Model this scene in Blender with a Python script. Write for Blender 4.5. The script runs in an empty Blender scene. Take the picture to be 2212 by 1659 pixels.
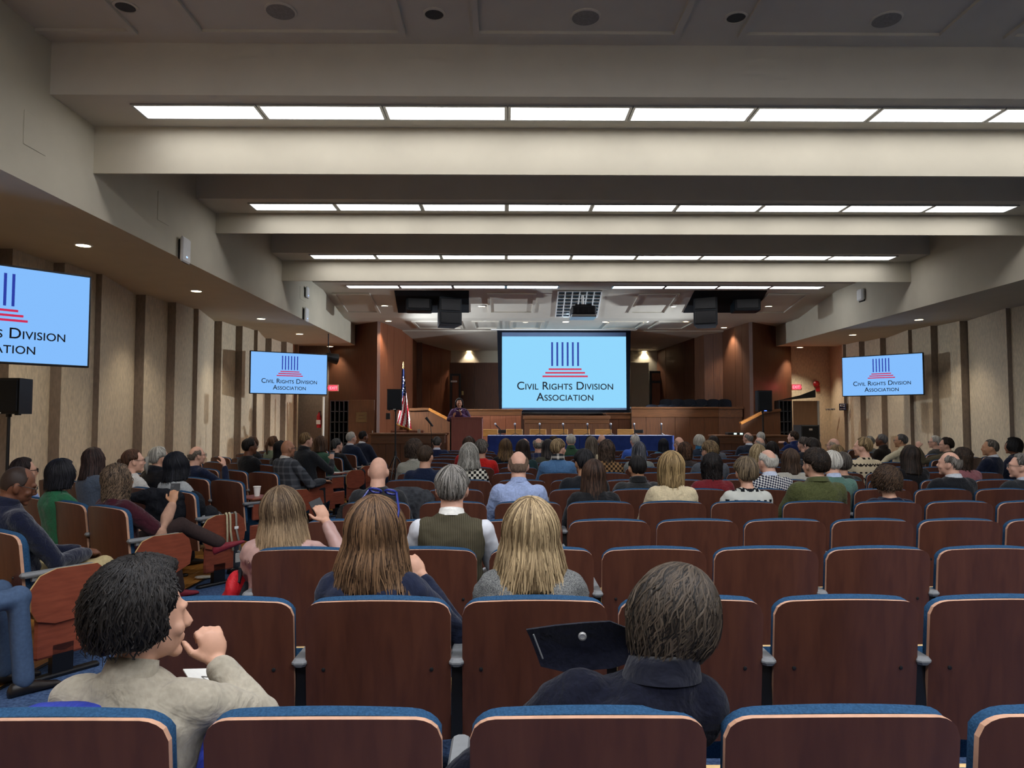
import bpy, math, random
import numpy as np
from mathutils import Vector, Matrix
random.seed(7)
SC = bpy.context.scene
COL = SC.collection
# ------------------------------------------------------------------ camera
IW, IH, FPX = 2212.0, 1659.0, 1550.0
EYE = 1.56
YAW = math.atan2(16.0, FPX)          # vanishing point sits left of the centre
PITCH = math.atan2(76.5, FPX)        # horizon sits below the centre
cam_d = bpy.data.cameras.new('camera'); cam = bpy.data.objects.new('camera', cam_d); COL.objects.link(cam)
cam_d.sensor_fit = 'HORIZONTAL'; cam_d.sensor_width = 36.0; cam_d.lens = FPX / IW * 36.0
cam_d.clip_start = 0.05; cam_d.clip_end = 200
cam.location = (0, 0, EYE)
cam.rotation_euler = (math.pi / 2 + PITCH, 0, -YAW)
SC.camera = cam
# ------------------------------------------------------------------ world, exposure
w = bpy.data.worlds.new('world'); SC.world = w; w.use_nodes = True
w.node_tree.nodes['Background'].inputs[0].default_value = (0.5, 0.52, 0.56, 1)
w.node_tree.nodes['Background'].inputs[1].default_value = 0.02
vs = SC.view_settings
vs.view_transform = 'Standard'; vs.look = 'None'; vs.gamma = 1.0; vs.use_curve_mapping = False
vs.exposure = 0.6
SC.cycles.use_denoising = True
SC.cycles.max_bounces = 4; SC.cycles.diffuse_bounces = 3; SC.cycles.glossy_bounces = 2; SC.cycles.adaptive_threshold = 0.1; SC.cycles.adaptive_min_samples = 12; SC.cycles.sample_clamp_indirect = 4.0
LIGHT_E = 5.1        # emission of the ceiling diffusers
REAR_FILL_E = 28.0         # unseen rows behind and above the camera, added to fill backs and seats
SPOT_W = 48.0         # watts of a lit downlight

STAGE_W = 1900.0       # the two stage spotlights
# ------------------------------------------------------------------ helpers
_f = Vector((math.sin(YAW) * math.cos(PITCH), math.cos(YAW) * math.cos(PITCH), math.sin(PITCH)))
_r = Vector((math.cos(YAW), -math.sin(YAW), 0)); _u = _r.cross(_f)
def ray(px, py):
    return (_f + _r * ((px - IW / 2) / FPX) + _u * ((IH / 2 - py) / FPX))
def at(px, py, Y):
    """point seen at a pixel of the photograph, at depth Y"""
    d = ray(px, py); t = Y / d.y
    return Vector((d.x * t, Y, EYE + d.z * t))
def onz(px, py, z):
    d = ray(px, py); t = (z - EYE) / d.z
    return Vector((d.x * t, d.y * t, z))

def lin(c):
    if isinstance(c, str):
        c = c.lstrip('#'); c = tuple(int(c[i:i + 2], 16) / 255 for i in (0, 2, 4))
    return tuple(x / 12.92 if x <= 0.04045 else ((x + 0.055) / 1.055) ** 2.4 for x in c[:3])

_M = {}
def mat(name, color, rough=0.6, spec=0.3, metal=0.0, var=0.12, scale=40.0, stretch=(1, 1, 1), bump=0.0, emit=None, estr=1.0, color2=None, kind='noise', detail=4.0, sheen=0.0, folds=0.0):
    if name in _M: return _M[name]
    m = bpy.data.materials.new(name); m.use_nodes = True; _M[name] = m
    nt = m.node_tree; b = nt.nodes['Principled BSDF']
    c = lin(color)
    b.inputs['Roughness'].default_value = rough; b.inputs['Metallic'].default_value = metal
    b.inputs['Specular IOR Level'].default_value = spec
    if sheen: b.inputs['Sheen Weight'].default_value = sheen
    if emit is not None:
        e = lin(emit); b.inputs['Emission Color'].default_value = (*e, 1); b.inputs['Emission Strength'].default_value = estr
    tc = nt.nodes.new('ShaderNodeTexCoord'); mp = nt.nodes.new('ShaderNodeMapping')
    mp.inputs['Scale'].default_value = stretch
    nt.links.new(tc.outputs['Object'], mp.inputs['Vector'])
    if kind == 'wood':
        t = nt.nodes.new('ShaderNodeTexNoise'); t.inputs['Scale'].default_value = scale; t.inputs['Detail'].default_value = detail; t.inputs['Distortion'].default_value = 0.4
    elif kind == 'voronoi':
        t = nt.nodes.new('ShaderNodeTexVoronoi'); t.inputs['Scale'].default_value = scale
    else:
        t = nt.nodes.new('ShaderNodeTexNoise'); t.inputs['Scale'].default_value = scale; t.inputs['Detail'].default_value = detail
    nt.links.new(mp.outputs[0], t.inputs['Vector'])
    out = t.outputs['Fac'] if 'Fac' in t.outputs else t.outputs[0]
    ramp = nt.nodes.new('ShaderNodeValToRGB')
    lo = tuple(max(0, x * (1 - var)) for x in c); hi = tuple(min(1, x * (1 + var)) for x in c)
    if color2 is not None: hi = lin(color2); lo = c
    ramp.color_ramp.elements[0].position = 0.3; ramp.color_ramp.elements[1].position = 0.7
    ramp.color_ramp.elements[0].color = (*lo, 1); ramp.color_ramp.elements[1].color = (*hi, 1)
    nt.links.new(out, ramp.inputs[0]); nt.links.new(ramp.outputs[0], b.inputs['Base Color'])
    if bump:
        bn = nt.nodes.new('ShaderNodeBump'); bn.inputs['Strength'].default_value = bump; bn.inputs['Distance'].default_value = 0.01
        nt.links.new(out, bn.inputs['Height']); nt.links.new(bn.outputs[0], b.inputs['Normal'])
    if folds:
        t2 = nt.nodes.new('ShaderNodeTexNoise'); t2.inputs['Scale'].default_value = 9; t2.inputs['Detail'].default_value = 3; t2.inputs['Distortion'].default_value = 1.6
        nt.links.new(tc.outputs['Object'], t2.inputs['Vector'])
        b2 = nt.nodes.new('ShaderNodeBump'); b2.inputs['Strength'].default_value = folds; b2.inputs['Distance'].default_value = 0.03
        nt.links.new(t2.outputs[0], b2.inputs['Height'])
        if bump: nt.links.new(bn.outputs[0], b2.inputs['Normal'])
        nt.links.new(b2.outputs[0], b.inputs['Normal'])
    return m
def emat(name, color, strength, sample=False):
    if name in _M: return _M[name]
    m = bpy.data.materials.new(name); m.use_nodes = True; _M[name] = m
    nt = m.node_tree; nt.nodes.clear()
    e = nt.nodes.new('ShaderNodeEmission'); o = nt.nodes.new('ShaderNodeOutputMaterial')
    e.inputs[0].default_value = (*lin(color), 1); e.inputs[1].default_value = strength
    if sample is False: m.cycles.emission_sampling = 'NONE'
    nt.links.new(e.outputs[0], o.inputs[0]); return m

class MB:
    """collects faces, then links them as ONE mesh object"""
    def __init__(s): s.v = []; s.f = []; s.mi = []; s.sm = []; s.cur = 0; s.smooth = False
    def add(s, vs, fs):
        o = len(s.v); s.v += [tuple(p) for p in vs]
        for f in fs: s.f.append(tuple(i + o for i in f)); s.mi.append(s.cur); s.sm.append(s.smooth)
        return s
    def box(s, x0, x1, y0, y1, z0, z1):
        vs = [(x, y, z) for z in (z0, z1) for y in (y0, y1) for x in (x0, x1)]
        return s.add(vs, [(0, 2, 3, 1), (4, 5, 7, 6), (0, 1, 5, 4), (2, 6, 7, 3), (0, 4, 6, 2), (1, 3, 7, 5)])
    def obox(s, c, ax, ay, az):
        """box from a centre and three half-axis vectors"""
        c, ax, ay, az = map(Vector, (c, ax, ay, az))
        vs = [c + ax * i + ay * j + az * k for k in (-1, 1) for j in (-1, 1) for i in (-1, 1)]
        return s.add(vs, [(0, 2, 3, 1), (4, 5, 7, 6), (0, 1, 5, 4), (2, 6, 7, 3), (0, 4, 6, 2), (1, 3, 7, 5)])
    def rbox(s, x0, x1, y0, y1, z0, z1, r=0.01):
        """box with chamfered vertical and horizontal edges"""
        r = min(r, (x1 - x0) / 2.2, (y1 - y0) / 2.2, (z1 - z0) / 2.2)
        def ring(d, z): return [(x0 + d + r, y0 + d, z), (x1 - d - r, y0 + d, z), (x1 - d, y0 + d + r, z), (x1 - d, y1 - d - r, z), (x1 - d - r, y1 - d, z), (x0 + d + r, y1 - d, z), (x0 + d, y1 - d - r, z), (x0 + d, y0 + d + r, z)]
        rings = [ring(r * .6, z0), ring(0, z0 + r), ring(0, z1 - r), ring(r * .6, z1)]
        vs = sum(rings, []); fs = []
        for k in range(3):
            for i in range(8): j = (i + 1) % 8; fs.append((k * 8 + i, k * 8 + j, k * 8 + 8 + j, k * 8 + 8 + i))
        fs.append(tuple(range(7, -1, -1))); fs.append(tuple(range(24, 32)))
        return s.add(vs, fs)
    def prism(s, poly, d):
        """extrude a 3D polygon by a vector"""
        d = Vector(d); n = len(poly); vs = [Vector(p) for p in poly]; vs += [p + d for p in vs]
        fs = [tuple(range(n - 1, -1, -1)), tuple(range(n, 2 * n))]
        for i in range(n): j = (i + 1) % n; fs.append((i, j, n + j, n + i))
        return s.add(vs, fs)
    def tube(s, pts, rad, seg=8, cap=True, flat=1.0, nrm=None):
        pts = [Vector(p) for p in pts]; n = len(pts)
        if not hasattr(rad, '__len__'): rad = [rad] * n
        vs = []; up = Vector(nrm) if nrm else None
        prev = None
        for i, p in enumerate(pts):
            t = (pts[min(i + 1, n - 1)] - pts[max(i - 1, 0)])
            t = t.normalized() if t.length > 1e-9 else Vector((0, 0, 1))
            if prev is None:
                a = up if up else (Vector((1, 0, 0)) if abs(t.x) < 0.8 else Vector((0, 1, 0)))
            else: a = prev
            a = (a - t * a.dot(t)); a = a.normalized() if a.length > 1e-6 else t.orthogonal().normalized()
            prev = a; b = t.cross(a)
            for k in range(seg):
                an = 2 * math.pi * k / seg
                vs.append(p + a * (math.cos(an) * rad[i]) + b * (math.sin(an) * rad[i] * flat))
        fs = []
        for i in range(n - 1):
            for k in range(seg): j = (k + 1) % seg; fs.append((i * seg + k, i * seg + j, i * seg + seg + j, i * seg + seg + k))
        if cap: fs.append(tuple(range(seg - 1, -1, -1))); fs.append(tuple(range((n - 1) * seg, n * seg)))
        return s.add(vs, fs)
    def lathe(s, prof, c=(0, 0, 0), seg=16, axis=(0, 0, 1)):
        """profile of (radius, height) turned about an axis"""
        az = Vector(axis).normalized(); ax = az.orthogonal().normalized(); ay = az.cross(ax); c = Vector(c)
        vs = []
        for r, h in prof:
            for k in range(seg):
                a = 2 * math.pi * k / seg; vs.append(c + az * h + (ax * math.cos(a) + ay * math.sin(a)) * max(r, 1e-4))
        n = len(prof); fs = []
        for i in range(n - 1):
            for k in range(seg): j = (k + 1) % seg; fs.append((i * seg + k, i * seg + j, i * seg + seg + j, i * seg + seg + k))
        fs.append(tuple(range(seg - 1, -1, -1))); fs.append(tuple(range((n - 1) * seg, n * seg)))
        return s.add(vs, fs)
    def ell(s, c, r, seg=16, rings=10, rot=None):
        c = Vector(c); vs = []; fs = []
        for i in range(rings + 1):
            th = math.pi * (i + 0.0) / rings; th = min(max(th, 0.02), math.pi - 0.02)
            for k in range(seg):
                a = 2 * math.pi * k / seg
                p = Vector((math.sin(th) * math.cos(a) * r[0], math.sin(th) * math.sin(a) * r[1], math.cos(th) * r[2]))
                if rot is not None: p = rot @ p
                vs.append(c + p)
        for i in range(rings):
            for k in range(seg): j = (k + 1) % seg; fs.append((i * seg + k, i * seg + seg + k, i * seg + seg + j, i * seg + j))
        fs.append(tuple(range(seg))); fs.append(tuple(range((rings + 1) * seg - 1, rings * seg - 1, -1)))
        return s.add(vs, fs)
    def grid(s, P, nu, nv, closed_u=False):
        """P(i,j) -> point"""
        vs = [P(i, j) for j in range(nv) for i in range(nu)]; fs = []
        for j in range(nv - 1):
            for i in range(nu if closed_u else nu - 1):
                k = (i + 1) % nu; fs.append((j * nu + i, j * nu + k, j * nu + nu + k, j * nu + nu + i))
        return s.add(vs, fs)
    def mesh(s, name):
        me = bpy.data.meshes.new(name); me.from_pydata(s.v, [], s.f)
        me.polygons.foreach_set('material_index', s.mi); me.polygons.foreach_set('use_smooth', s.sm); me.update(); return me
    def build(s, name, mats, parent=None, loc=None, rotz=None):
        me = s.mesh(name)
        for m in (mats if isinstance(mats, (list, tuple)) else [mats]): me.materials.append(m)
        return link(name, me, parent, loc, rotz)
def link(name, me, parent=None, loc=None, rotz=None):
    o = bpy.data.objects.new(name, me); COL.objects.link(o)
    if parent is not None: o.parent = parent
    if loc is not None: o.location = loc
    if rotz is not None: o.rotation_euler = (0, 0, rotz)
    return o
def thing(name, label, cat, loc=(0, 0, 0), rotz=0.0, group=None):
    o = bpy.data.objects.new(name, None); COL.objects.link(o); o.empty_display_size = 0.1
    o.location = loc; o.rotation_euler = (0, 0, rotz); return tag(o, label, cat, group)
def tag(o, label, cat, group=None):
    o['label'] = label; o['category'] = cat
    if group: o['group'] = group
    return o
def struct(o, label=None):
    o['kind'] = 'structure'
    if label: o['label'] = label
    return o
def part(o, label): o['label'] = label; return o
# ------------------------------------------------------------------ materials of the room
CREAM = mat('cream_paint', '#c6bfab', 0.85, 0.2, var=0.03, scale=3.0)
CREAM_SHADED = mat('shaded_cream_paint', '#cac4b6', 0.85, 0.2, var=0.03, scale=3.0)  # same cream paint, shaded ceiling faces evened out in the colour
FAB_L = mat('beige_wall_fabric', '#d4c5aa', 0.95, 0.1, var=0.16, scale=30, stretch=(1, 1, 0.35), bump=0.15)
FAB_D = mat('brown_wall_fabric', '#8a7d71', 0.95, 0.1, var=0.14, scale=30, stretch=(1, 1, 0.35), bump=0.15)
WOODW = mat('walnut_panelling', '#6c3f2b', 0.5, 0.35, var=0.0, color2='#8c5438', scale=9, stretch=(7, 7, 0.25), kind='wood', detail=6)
WOODD = mat('dark_walnut_panelling', '#4c3024', 0.5, 0.35, color2='#66412b', scale=9, stretch=(7, 7, 0.25), kind='wood', detail=6)
WOODH = mat('oak_bench', '#523421', 0.45, 0.4, color2='#6b4429', scale=9, stretch=(6, 6, 0.3), kind='wood', detail=6)
WOODX = mat('oak_trim', '#583a22', 0.4, 0.45, color2='#74492a', scale=9, stretch=(0.4, 5, 5), kind='wood', detail=6)
CARPET = mat('blue_carpet', '#2a3a58', 0.98, 0.05, color2='#506585', scale=55, bump=0.5, detail=6)
PLANKM = mat('honey_wood_floor', '#a9702f', 0.35, 0.4, color2='#c98d45', scale=5, stretch=(10, 0.6, 1), kind='wood', detail=5)
BLACK = mat('black_plastic', '#141416', 0.45, 0.4, var=0.2)
BLACKM = mat('black_metal', '#101012', 0.35, 0.5, var=0.1)
DKGREY = mat('dark_grey_metal', '#3a3b3d', 0.5, 0.4)
WHITE = mat('white_plastic', '#e8e8e4', 0.5, 0.3, var=0.02)
ALU = mat('brushed_metal', '#a8a8a6', 0.35, 0.5, metal=0.6, var=0.05)
DIFF = emat('light_diffuser', '#fbfaff', LIGHT_E, True)
DIFF_FILL = emat('rear_fill_diffuser', '#f4f7ff', REAR_FILL_E, True)  # emitter of the added rear rows, out of view
LAMP = emat('downlight_glow', '#ffe6b8', 9.0)
BLK = emat('dark_void', '#000000', 0.0)

Z = lambda h: EYE + h           # height above the camera -> world z
XL, XBL, XR = -6.45, -4.40, 10.25
ZC, ZL, ZS = Z(3.66), Z(3.14), Z(2.18)
YB = -2.4
# floor: concrete slab, planks on the left, carpet aisle and carpet under the middle seats
fl = struct(MB().box(XL - .4, 12.5, YB, 27.5, -0.2, -0.012).build('floor', PLANKM), 'honey-coloured wooden floor of the hall')
XA = -2.90
rows_p = 0
pl_me = []
for wv in range(4):
    L = (1.5, 1.9, 1.2, 1.7)[wv]
    pl_me.append((L, MB().rbox(0, .118, 0, L - .004, -.012, 0, .002).mesh('plank')))
for me_ in pl_me: me_[1].materials.append(PLANKM)
k = 0
x = XA - .12
while x > -5.2:
    y = 2.2 - (k * .53) % 1.4
    while y < 9.4:
        L, me = pl_me[k % 4]; link('plank', me, fl, (x, y, 0)); y += L; k += 1
    x -= .12; k += 1
struct(MB().box(XA, -1.5, YB, 16.0, -.011, .004).build('aisle_carpet', CARPET), 'blue patterned carpet strip along the left aisle')
struct(MB().box(-1.5, 12.0, YB, 16.0, -.011, .003).build('carpet', CARPET), 'blue carpet under the middle seats')
struct(MB().box(XA - .03, XA, YB, 16.0, -.011, .008).build('trim_1', BLACK), 'dark edging strip along the aisle carpet')
# stage
struct(MB().box(-4.6, 9.0, 16.2, 27.4, -.01, .43).build('stage_floor', WOODD), 'raised stage at the front of the hall')

# side walls: pleated fabric, every pleat a part
def pleated(name, side, Ys, X0, Yend0, Yend1, ztop, label):
    """Ys: start of each period of three steps; side -1 left wall, +1 right wall; X0 = innermost line"""
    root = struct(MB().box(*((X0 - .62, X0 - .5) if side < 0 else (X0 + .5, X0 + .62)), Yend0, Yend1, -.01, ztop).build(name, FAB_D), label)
    for p in Ys:
        steps = [(p, .41, .165), (p + .83, .245, .155), (p + 1.6, .085, .085)]
        for i, (y, dep, wd) in enumerate(steps):
            # dark return faces the back of the hall, light face runs on towards the stage
            xo = X0 + side * dep; xi = X0 + side * (dep - wd)
            y1 = steps[i + 1][0] if i < 2 else p + 3.4
            xe = xi if i < 2 else X0 + side * .41
            a, b = max(y, Yend0), min(y1, Yend1)
            if b - a < .05: continue
            if b < y1: xe = xi + (xe - xi) * (b - y) / (y1 - y)
            bx = X0 + side * .52
            m = MB(); poly = [(xi, a, 0), (xe, b, 0), (bx, b, 0), (bx, a, 0)]
            if side > 0: poly = poly[::-1]
            m.prism(poly, (0, 0, ztop))
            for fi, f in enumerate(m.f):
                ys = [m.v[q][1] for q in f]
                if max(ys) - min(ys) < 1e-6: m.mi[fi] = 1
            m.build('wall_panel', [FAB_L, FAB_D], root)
    return root
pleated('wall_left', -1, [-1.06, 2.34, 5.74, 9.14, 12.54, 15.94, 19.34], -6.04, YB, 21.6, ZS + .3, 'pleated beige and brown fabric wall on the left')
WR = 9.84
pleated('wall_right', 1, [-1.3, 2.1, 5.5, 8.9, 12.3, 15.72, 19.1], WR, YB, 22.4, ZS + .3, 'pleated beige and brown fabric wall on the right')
struct(MB().box(XL - .3, 12.6, YB - .2, YB, -.1, ZC + .2).build('wall_back', mat('rear_wall_paint', '#8a8276', .85, .2)), 'rear wall of the hall')

# bulkhead over the left side, soffit with downlights, and the slanting one on the right
b = MB().box(XL - .3, XBL, YB, 21.25, ZS, ZC + .15)
struct(b.build('trim_2', CREAM), 'cream bulkhead and soffit above the left wall')
XBR = 8.10
struct(MB().box(XBR, 11.6, YB, 21.25, ZS, ZC + .15).build('trim_3', CREAM), 'cream bulkhead and soffit above the right wall')
# access hatches and seams on the bulkhead
for (xa, xb, ya, yb_) in ((52, 101, 236, 310), (341, 366, 412, 474), (648, 660, 618, 645)):
    A = at(xa, ya, 1); f = XBL / A.x; y0 = A.y * f; Bq = at(xb, ya, 1); y1 = Bq.y * (XBL / Bq.x)
    zt = EYE + (A.z - EYE) * f; zb_ = EYE + (at(xa, yb_, 1).z - EYE) * f
    h = struct(MB().rbox(XBL, XBL + .006, y0, y1, zb_, zt, .004).build('access_hatch', CREAM), 'flush cream access hatch in the left bulkhead')

# ceiling: upper slab, light beams, hanging baffles
ceil = struct(MB().box(XL - .3, 12.6, YB - .2, 16.4, ZC, ZC + .15).build('ceiling', CREAM_SHADED), 'cream beamed ceiling')
BEAMS = [(6.84, 7.60, 2.63), (10.12, 10.84, 2.83), (13.44, 14.10, 2.735)]
for (ya, yb_, hb) in BEAMS:
    MB().box(XBL - .1, 8.2, ya, yb_, ZL, ZC + .01).build('beam', CREAM_SHADED, ceil)
    MB().prism([(XBL - .1, yb_, ZC), (XBL - .1, yb_, Z(hb)), (XBL - .1, yb_ + .03, Z(hb)), (XBL - .1, yb_ + .16, ZC)], (12.6, 0, 0)).build('baffle', CREAM, ceil)
# moulding frames and fittings on the upper ceiling nearest the camera
MOULD = CREAM_SHADED
def frame_strip(mb, p, q, w, t, n, ext=.5):
    p, q = Vector(p), Vector(q); d = (q - p); L = d.length; d.normalize(); s_ = d.cross(Vector(n)).normalized()
    mb.obox((p + q) / 2 + Vector(n) * t / 2, d * (L / 2 + w * ext), s_ * (w / 2), Vector(n) * (t / 2))
def moulding(corners, parent, w=.06, t=.03, n=(0, 0, -1)):
    mb = MB()
    for i in range(len(corners)): frame_strip(mb, corners[i], corners[(i + 1) % len(corners)], w, t, n, .5 if i % 2 == 0 else -.5)
    return mb.build('ceiling_moulding', MOULD, parent)
for xa in (-5.4, -2.87, -.27, 2.25, 4.8):
    moulding([(xa, 3.9, ZC), (xa + 1.9, 3.9, ZC), (xa + 1.9, 6.62, ZC), (xa, 6.62, ZC)], ceil)
# stage ceiling: flat strip with the fourth light row, slope, lower flat part, slope behind the screen
YS0, YS1, YS2, YS3, YS4 = 16.35, 17.3, 19.6, 22.3, 25.0
Z1, Z2, Z3 = ZL, Z(2.78), Z(2.40)
prof = [(YS0, ZC), (YS0, Z1), (YS1, Z1), (YS2, Z2), (YS3, Z2), (YS3, Z2 - .03), (YS4, Z3), (YS4, Z3 + 1.2), (YS0 + .4, ZC + .3)]
sc_ = struct(MB().prism([(-5.6, y, z) for y, z in prof], (15.2, 0, 0)).build('stage_ceiling', CREAM_SHADED), 'stepped cream ceiling over the stage')
def slope_pt(x, y):
    if y < YS1: z = Z1
    elif y < YS2: z = Z1 + (Z2 - Z1) * (y - YS1) / (YS2 - YS1)
    elif y < YS3: z = Z2
    else: z = Z2 + (Z3 - Z2) * (y - YS3) / (YS4 - YS3)
    return Vector((x, y, z))
def ceil_hit(px, py):
    """where the ray of a pixel meets the stage ceiling"""
    d = ray(px, py); y = 16.5
    while y < 25:
        t = y / d.y
        if EYE + d.z * t >= slope_pt(0, y).z and y > 16.6: pass
        if EYE + d.z * t > slope_pt(0, y).z: break
        y += .02
    p = slope_pt(d.x * y / d.y, y); return p
nslope = Vector((0, (Z2 - Z1), -(YS2 - YS1))).normalized()
for (xa, xb) in ((-4.2, -3.35), (-.4, .75), (3.35, 4.3), (6.55, 7.5)):
    moulding([slope_pt(xa, 17.55), slope_pt(xb, 17.55), slope_pt(xb, 19.05), slope_pt(xa, 19.05)], sc_, .07, .03, nslope)
for (xa, xb) in ((-2.6, -1.3), (-.9, -.2), (.2, 1.1), (3.0, 4.0), (4.4, 5.4)):
    moulding([slope_pt(xa, 20.2), slope_pt(xb, 20.2), slope_pt(xb, 21.7), slope_pt(xa, 21.7)], sc_, .07, .03)

# ---- fluorescent panels, last two rows unseen and added for fill
LX0, LP = -3.735, 1.255
for r, (yc) in enumerate((7.20, 10.47, 13.72, 16.84, 1.9, -1.7)):
    rn = ('nearest visible', 'second visible', 'third visible', 'farthest', 'added unseen overhead', 'added unseen rearmost')[r]
    for k in range(9):
        if r == 3 and k == 4: continue
        xc = LX0 + LP * (k + .5)
        on = ('first', 'second', 'third', 'fourth', 'fifth', 'sixth', 'seventh', 'eighth', 'ninth')[k]
        t = thing('ceiling_light', f'long fluorescent ceiling panel, {on} from the left in the {rn} light row', 'light', (xc, yc, ZL if r < 4 else ZC), 0, 'fluorescent ceiling panels')
        dm = MB().box(-.595, .595, -.148, .148, -.012, -.004); dm.mi[0] = 1
        dm.build('diffuser', [WHITE, DIFF if r < 4 else DIFF_FILL], t)
        fr = MB()
        for s_ in (-1, 1):
            fr.box(-.62, .62, s_ * .16 - .013, s_ * .16 + .013, -.018, 0); fr.box(s_ * .61 - .014, s_ * .61 + .014, -.148, .148, -.018, 0)
        fr.build('frame', ALU, t)
# ---- round downlights
def downlight(p, label, lit=True, r=.085, power=None, spread=105, n=(0, 0, -1)):
    t = thing('downlight', label, 'light', p, 0, 'recessed downlights')
    n = Vector(n)
    MB().lathe([(r + .022, 0), (r + .022, -.008), (r, -.012), (r, -.004)], seg=18).build('trim_ring', WHITE if lit else CREAM_SHADED, t)
    MB().lathe([(r, -.004), (r * .96, -.006)], seg=18).build('lens', LAMP if lit else DKGREY, t)
    if lit:
        ld = bpy.data.lights.new('downlight_lamp', 'SPOT'); ld.energy = power or SPOT_W; ld.color = (1, .87, .70); ld.spot_size = math.radians(spread); ld.spot_blend = .6; ld.shadow_soft_size = .05
        lo = bpy.data.objects.new('lamp', ld); COL.objects.link(lo); lo.parent = t; lo.location = (0, 0, -.03)
    return t
for i, (px, py) in enumerate(((180, 529), (424, 628), (564, 688), (647, 721), (713, 748))):
    downlight(onz(px, py, ZS), f'small lit downlight in the left soffit, {("nearest", "second", "third", "fourth", "farthest")[i]} one')
for i, (px, py) in enumerate(((1985, 690), (1842, 723), (1728, 750))):
    downlight(onz(px, py, ZS), f'small lit downlight in the right soffit, {("nearest", "middle", "farthest")[i]} one', power=(None, None, 90)[i])
for i, (px, py) in enumerate(((831, 660), (1041, 661), (1452, 662), (1660, 661))):
    downlight(ceil_hit(px, py), f'lit downlight in the sloping stage ceiling, {("leftmost", "second", "third", "rightmost")[i]} of four')
for i, (px, py) in enumerate(((839, 693), (1048, 694), (1135, 695), (1222, 695), (1308, 695), (1394, 695), (1481, 694), (1564, 707))):
    p = ceil_hit(px, py)
    downlight(p, f'lit downlight above the screen, {("first", "second", "third", "fourth", "fifth", "sixth", "seventh", "eighth")[i]} from the left', power=110 if i in (0, 7) else None)
for i, (px, py) in enumerate(((1013, 758), (1392, 759))):
    downlight(ceil_hit(px, py), f'lit downlight {("left", "right")[i]} of the big screen in the rear slope')
for i, (px, py) in enumerate(((271, 14), (938, 30), (1590, 37), (2190, 76))):
    if i < 3: downlight(onz(px, py, ZC), f'unlit dark downlight in the ceiling overhead, {("left", "middle", "right")[i]} one', False)
for i, (px, py) in enumerate(((606, 23), (1265, 36), (1915, 41))):
    p = onz(px, py, ZC)
    t = thing('ceiling_speaker', f'round flat ceiling speaker grille overhead, {("left", "middle", "right")[i]} one', 'speaker', p, 0, 'round ceiling speakers')
    MB().lathe([(.14, 0), (.14, -.01), (.125, -.014)], seg=24).build('rim', CREAM_SHADED, t)
    MB().lathe([(.125, -.014), (.12, -.016)], seg=24).build('grille', mat('grille_grey', '#8d8a84', .8), t)
# ------------------------------------------------------------------ stage walls
def wallseg(name, p, q, z0, z1, m, n, label, inward, root=None, joint=.006, pm=None):
    """a wall run built of upright veneer panels; inward = side the panels show on"""
    p, q = Vector((*p, 0)), Vector((*q, 0)); d = (q - p); L = d.length; d.normalize()
    nrm = Vector((-d.y, d.x, 0)); nrm = nrm if nrm.dot(Vector((*inward, 0)) - (p + q) / 2) > 0 else -nrm
    if root is None:
        root = struct(MB().obox((p + q) / 2 - nrm * .06 + Vector((0, 0, (z0 + z1) / 2)), d * (L / 2), nrm * .05, Vector((0, 0, (z1 - z0) / 2))).build(name, WOODD), label)
    wp = L / n
    for i in range(n):
        c = p + d * (wp * (i + .5)); pr = .004 * ((i * 7) % 3)
        MB().obox(c - nrm * (.01 - pr / 2) + Vector((0, 0, (z0 + z1) / 2)), d * (wp / 2 - joint / 2), nrm * (.01 + pr / 2), Vector((0, 0, (z1 - z0) / 2))).build('wood_panel', pm or m, root)
    return root
XC = 1.73
ZT = Z2 + .3
MID = (XC, 18)
lw = wallseg('wall_stage_left', (-5.3, 22.06), (-3.54, 20.4), .0, ZT, WOODW, 5, 'tall walnut panelled wall on the left of the stage', MID)
wallseg('', (-3.54, 20.4), (-2.92, 23.75), .0, ZT, WOODW, 6, '', MID, lw)
wallseg('', (-2.80, 23.85), (-1.89, 25.05), .0, ZT, WOODW, 3, '', MID, lw)
MB().box(-3.0, -2.75, 23.8, 24.0, 0, ZT).build('recess', WOODD, lw)
rw = wallseg('wall_stage_right', (2 * XC + 5.3, 22.06), (2 * XC + 3.54, 20.4), .0, ZT, WOODD, 5, 'tall dark walnut panelled wall on the right of the stage', MID)
wallseg('', (2 * XC + 3.54, 20.4), (6.85, 22.4), .0, ZT, WOODD, 4, '', MID, rw)
wallseg('', (6.85, 22.4), (6.35, 22.7), .0, ZT, WOODD, 2, '', MID, rw)
wallseg('', (6.35, 22.7), (2 * XC + 1.89, 25.05), .0, ZT, WOODD, 5, '', MID, rw)
bw = struct(MB().box(-2.2, 5.9, 25.05, 25.2, 0, Z3 + .5).build('wall_stage_rear', CREAM), 'rear wall of the stage behind the screen')
for i in range(7): MB().box(-1.95 + i * .9, -1.95 + i * .9 + .893, 25.0, 25.05, .4, Z(1.98)).build('wood_panel', WOODD, bw)
struct(MB().box(8.5, 10.6, 22.4, 22.5, 0, ZS + .4).build('wall_corner_right', FAB_L), 'beige wall in the corner right of the stage')
struct(MB().box(-6.6, -5.1, 22.0, 22.1, 0, ZS + .4).build('wall_corner_left', FAB_D), 'wall in the corner left of the stage')
for i, (a, b_, t_) in enumerate(((8.02, 8.72, 21.3), (-5.3, -4.37, 21.3))): pass
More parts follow.
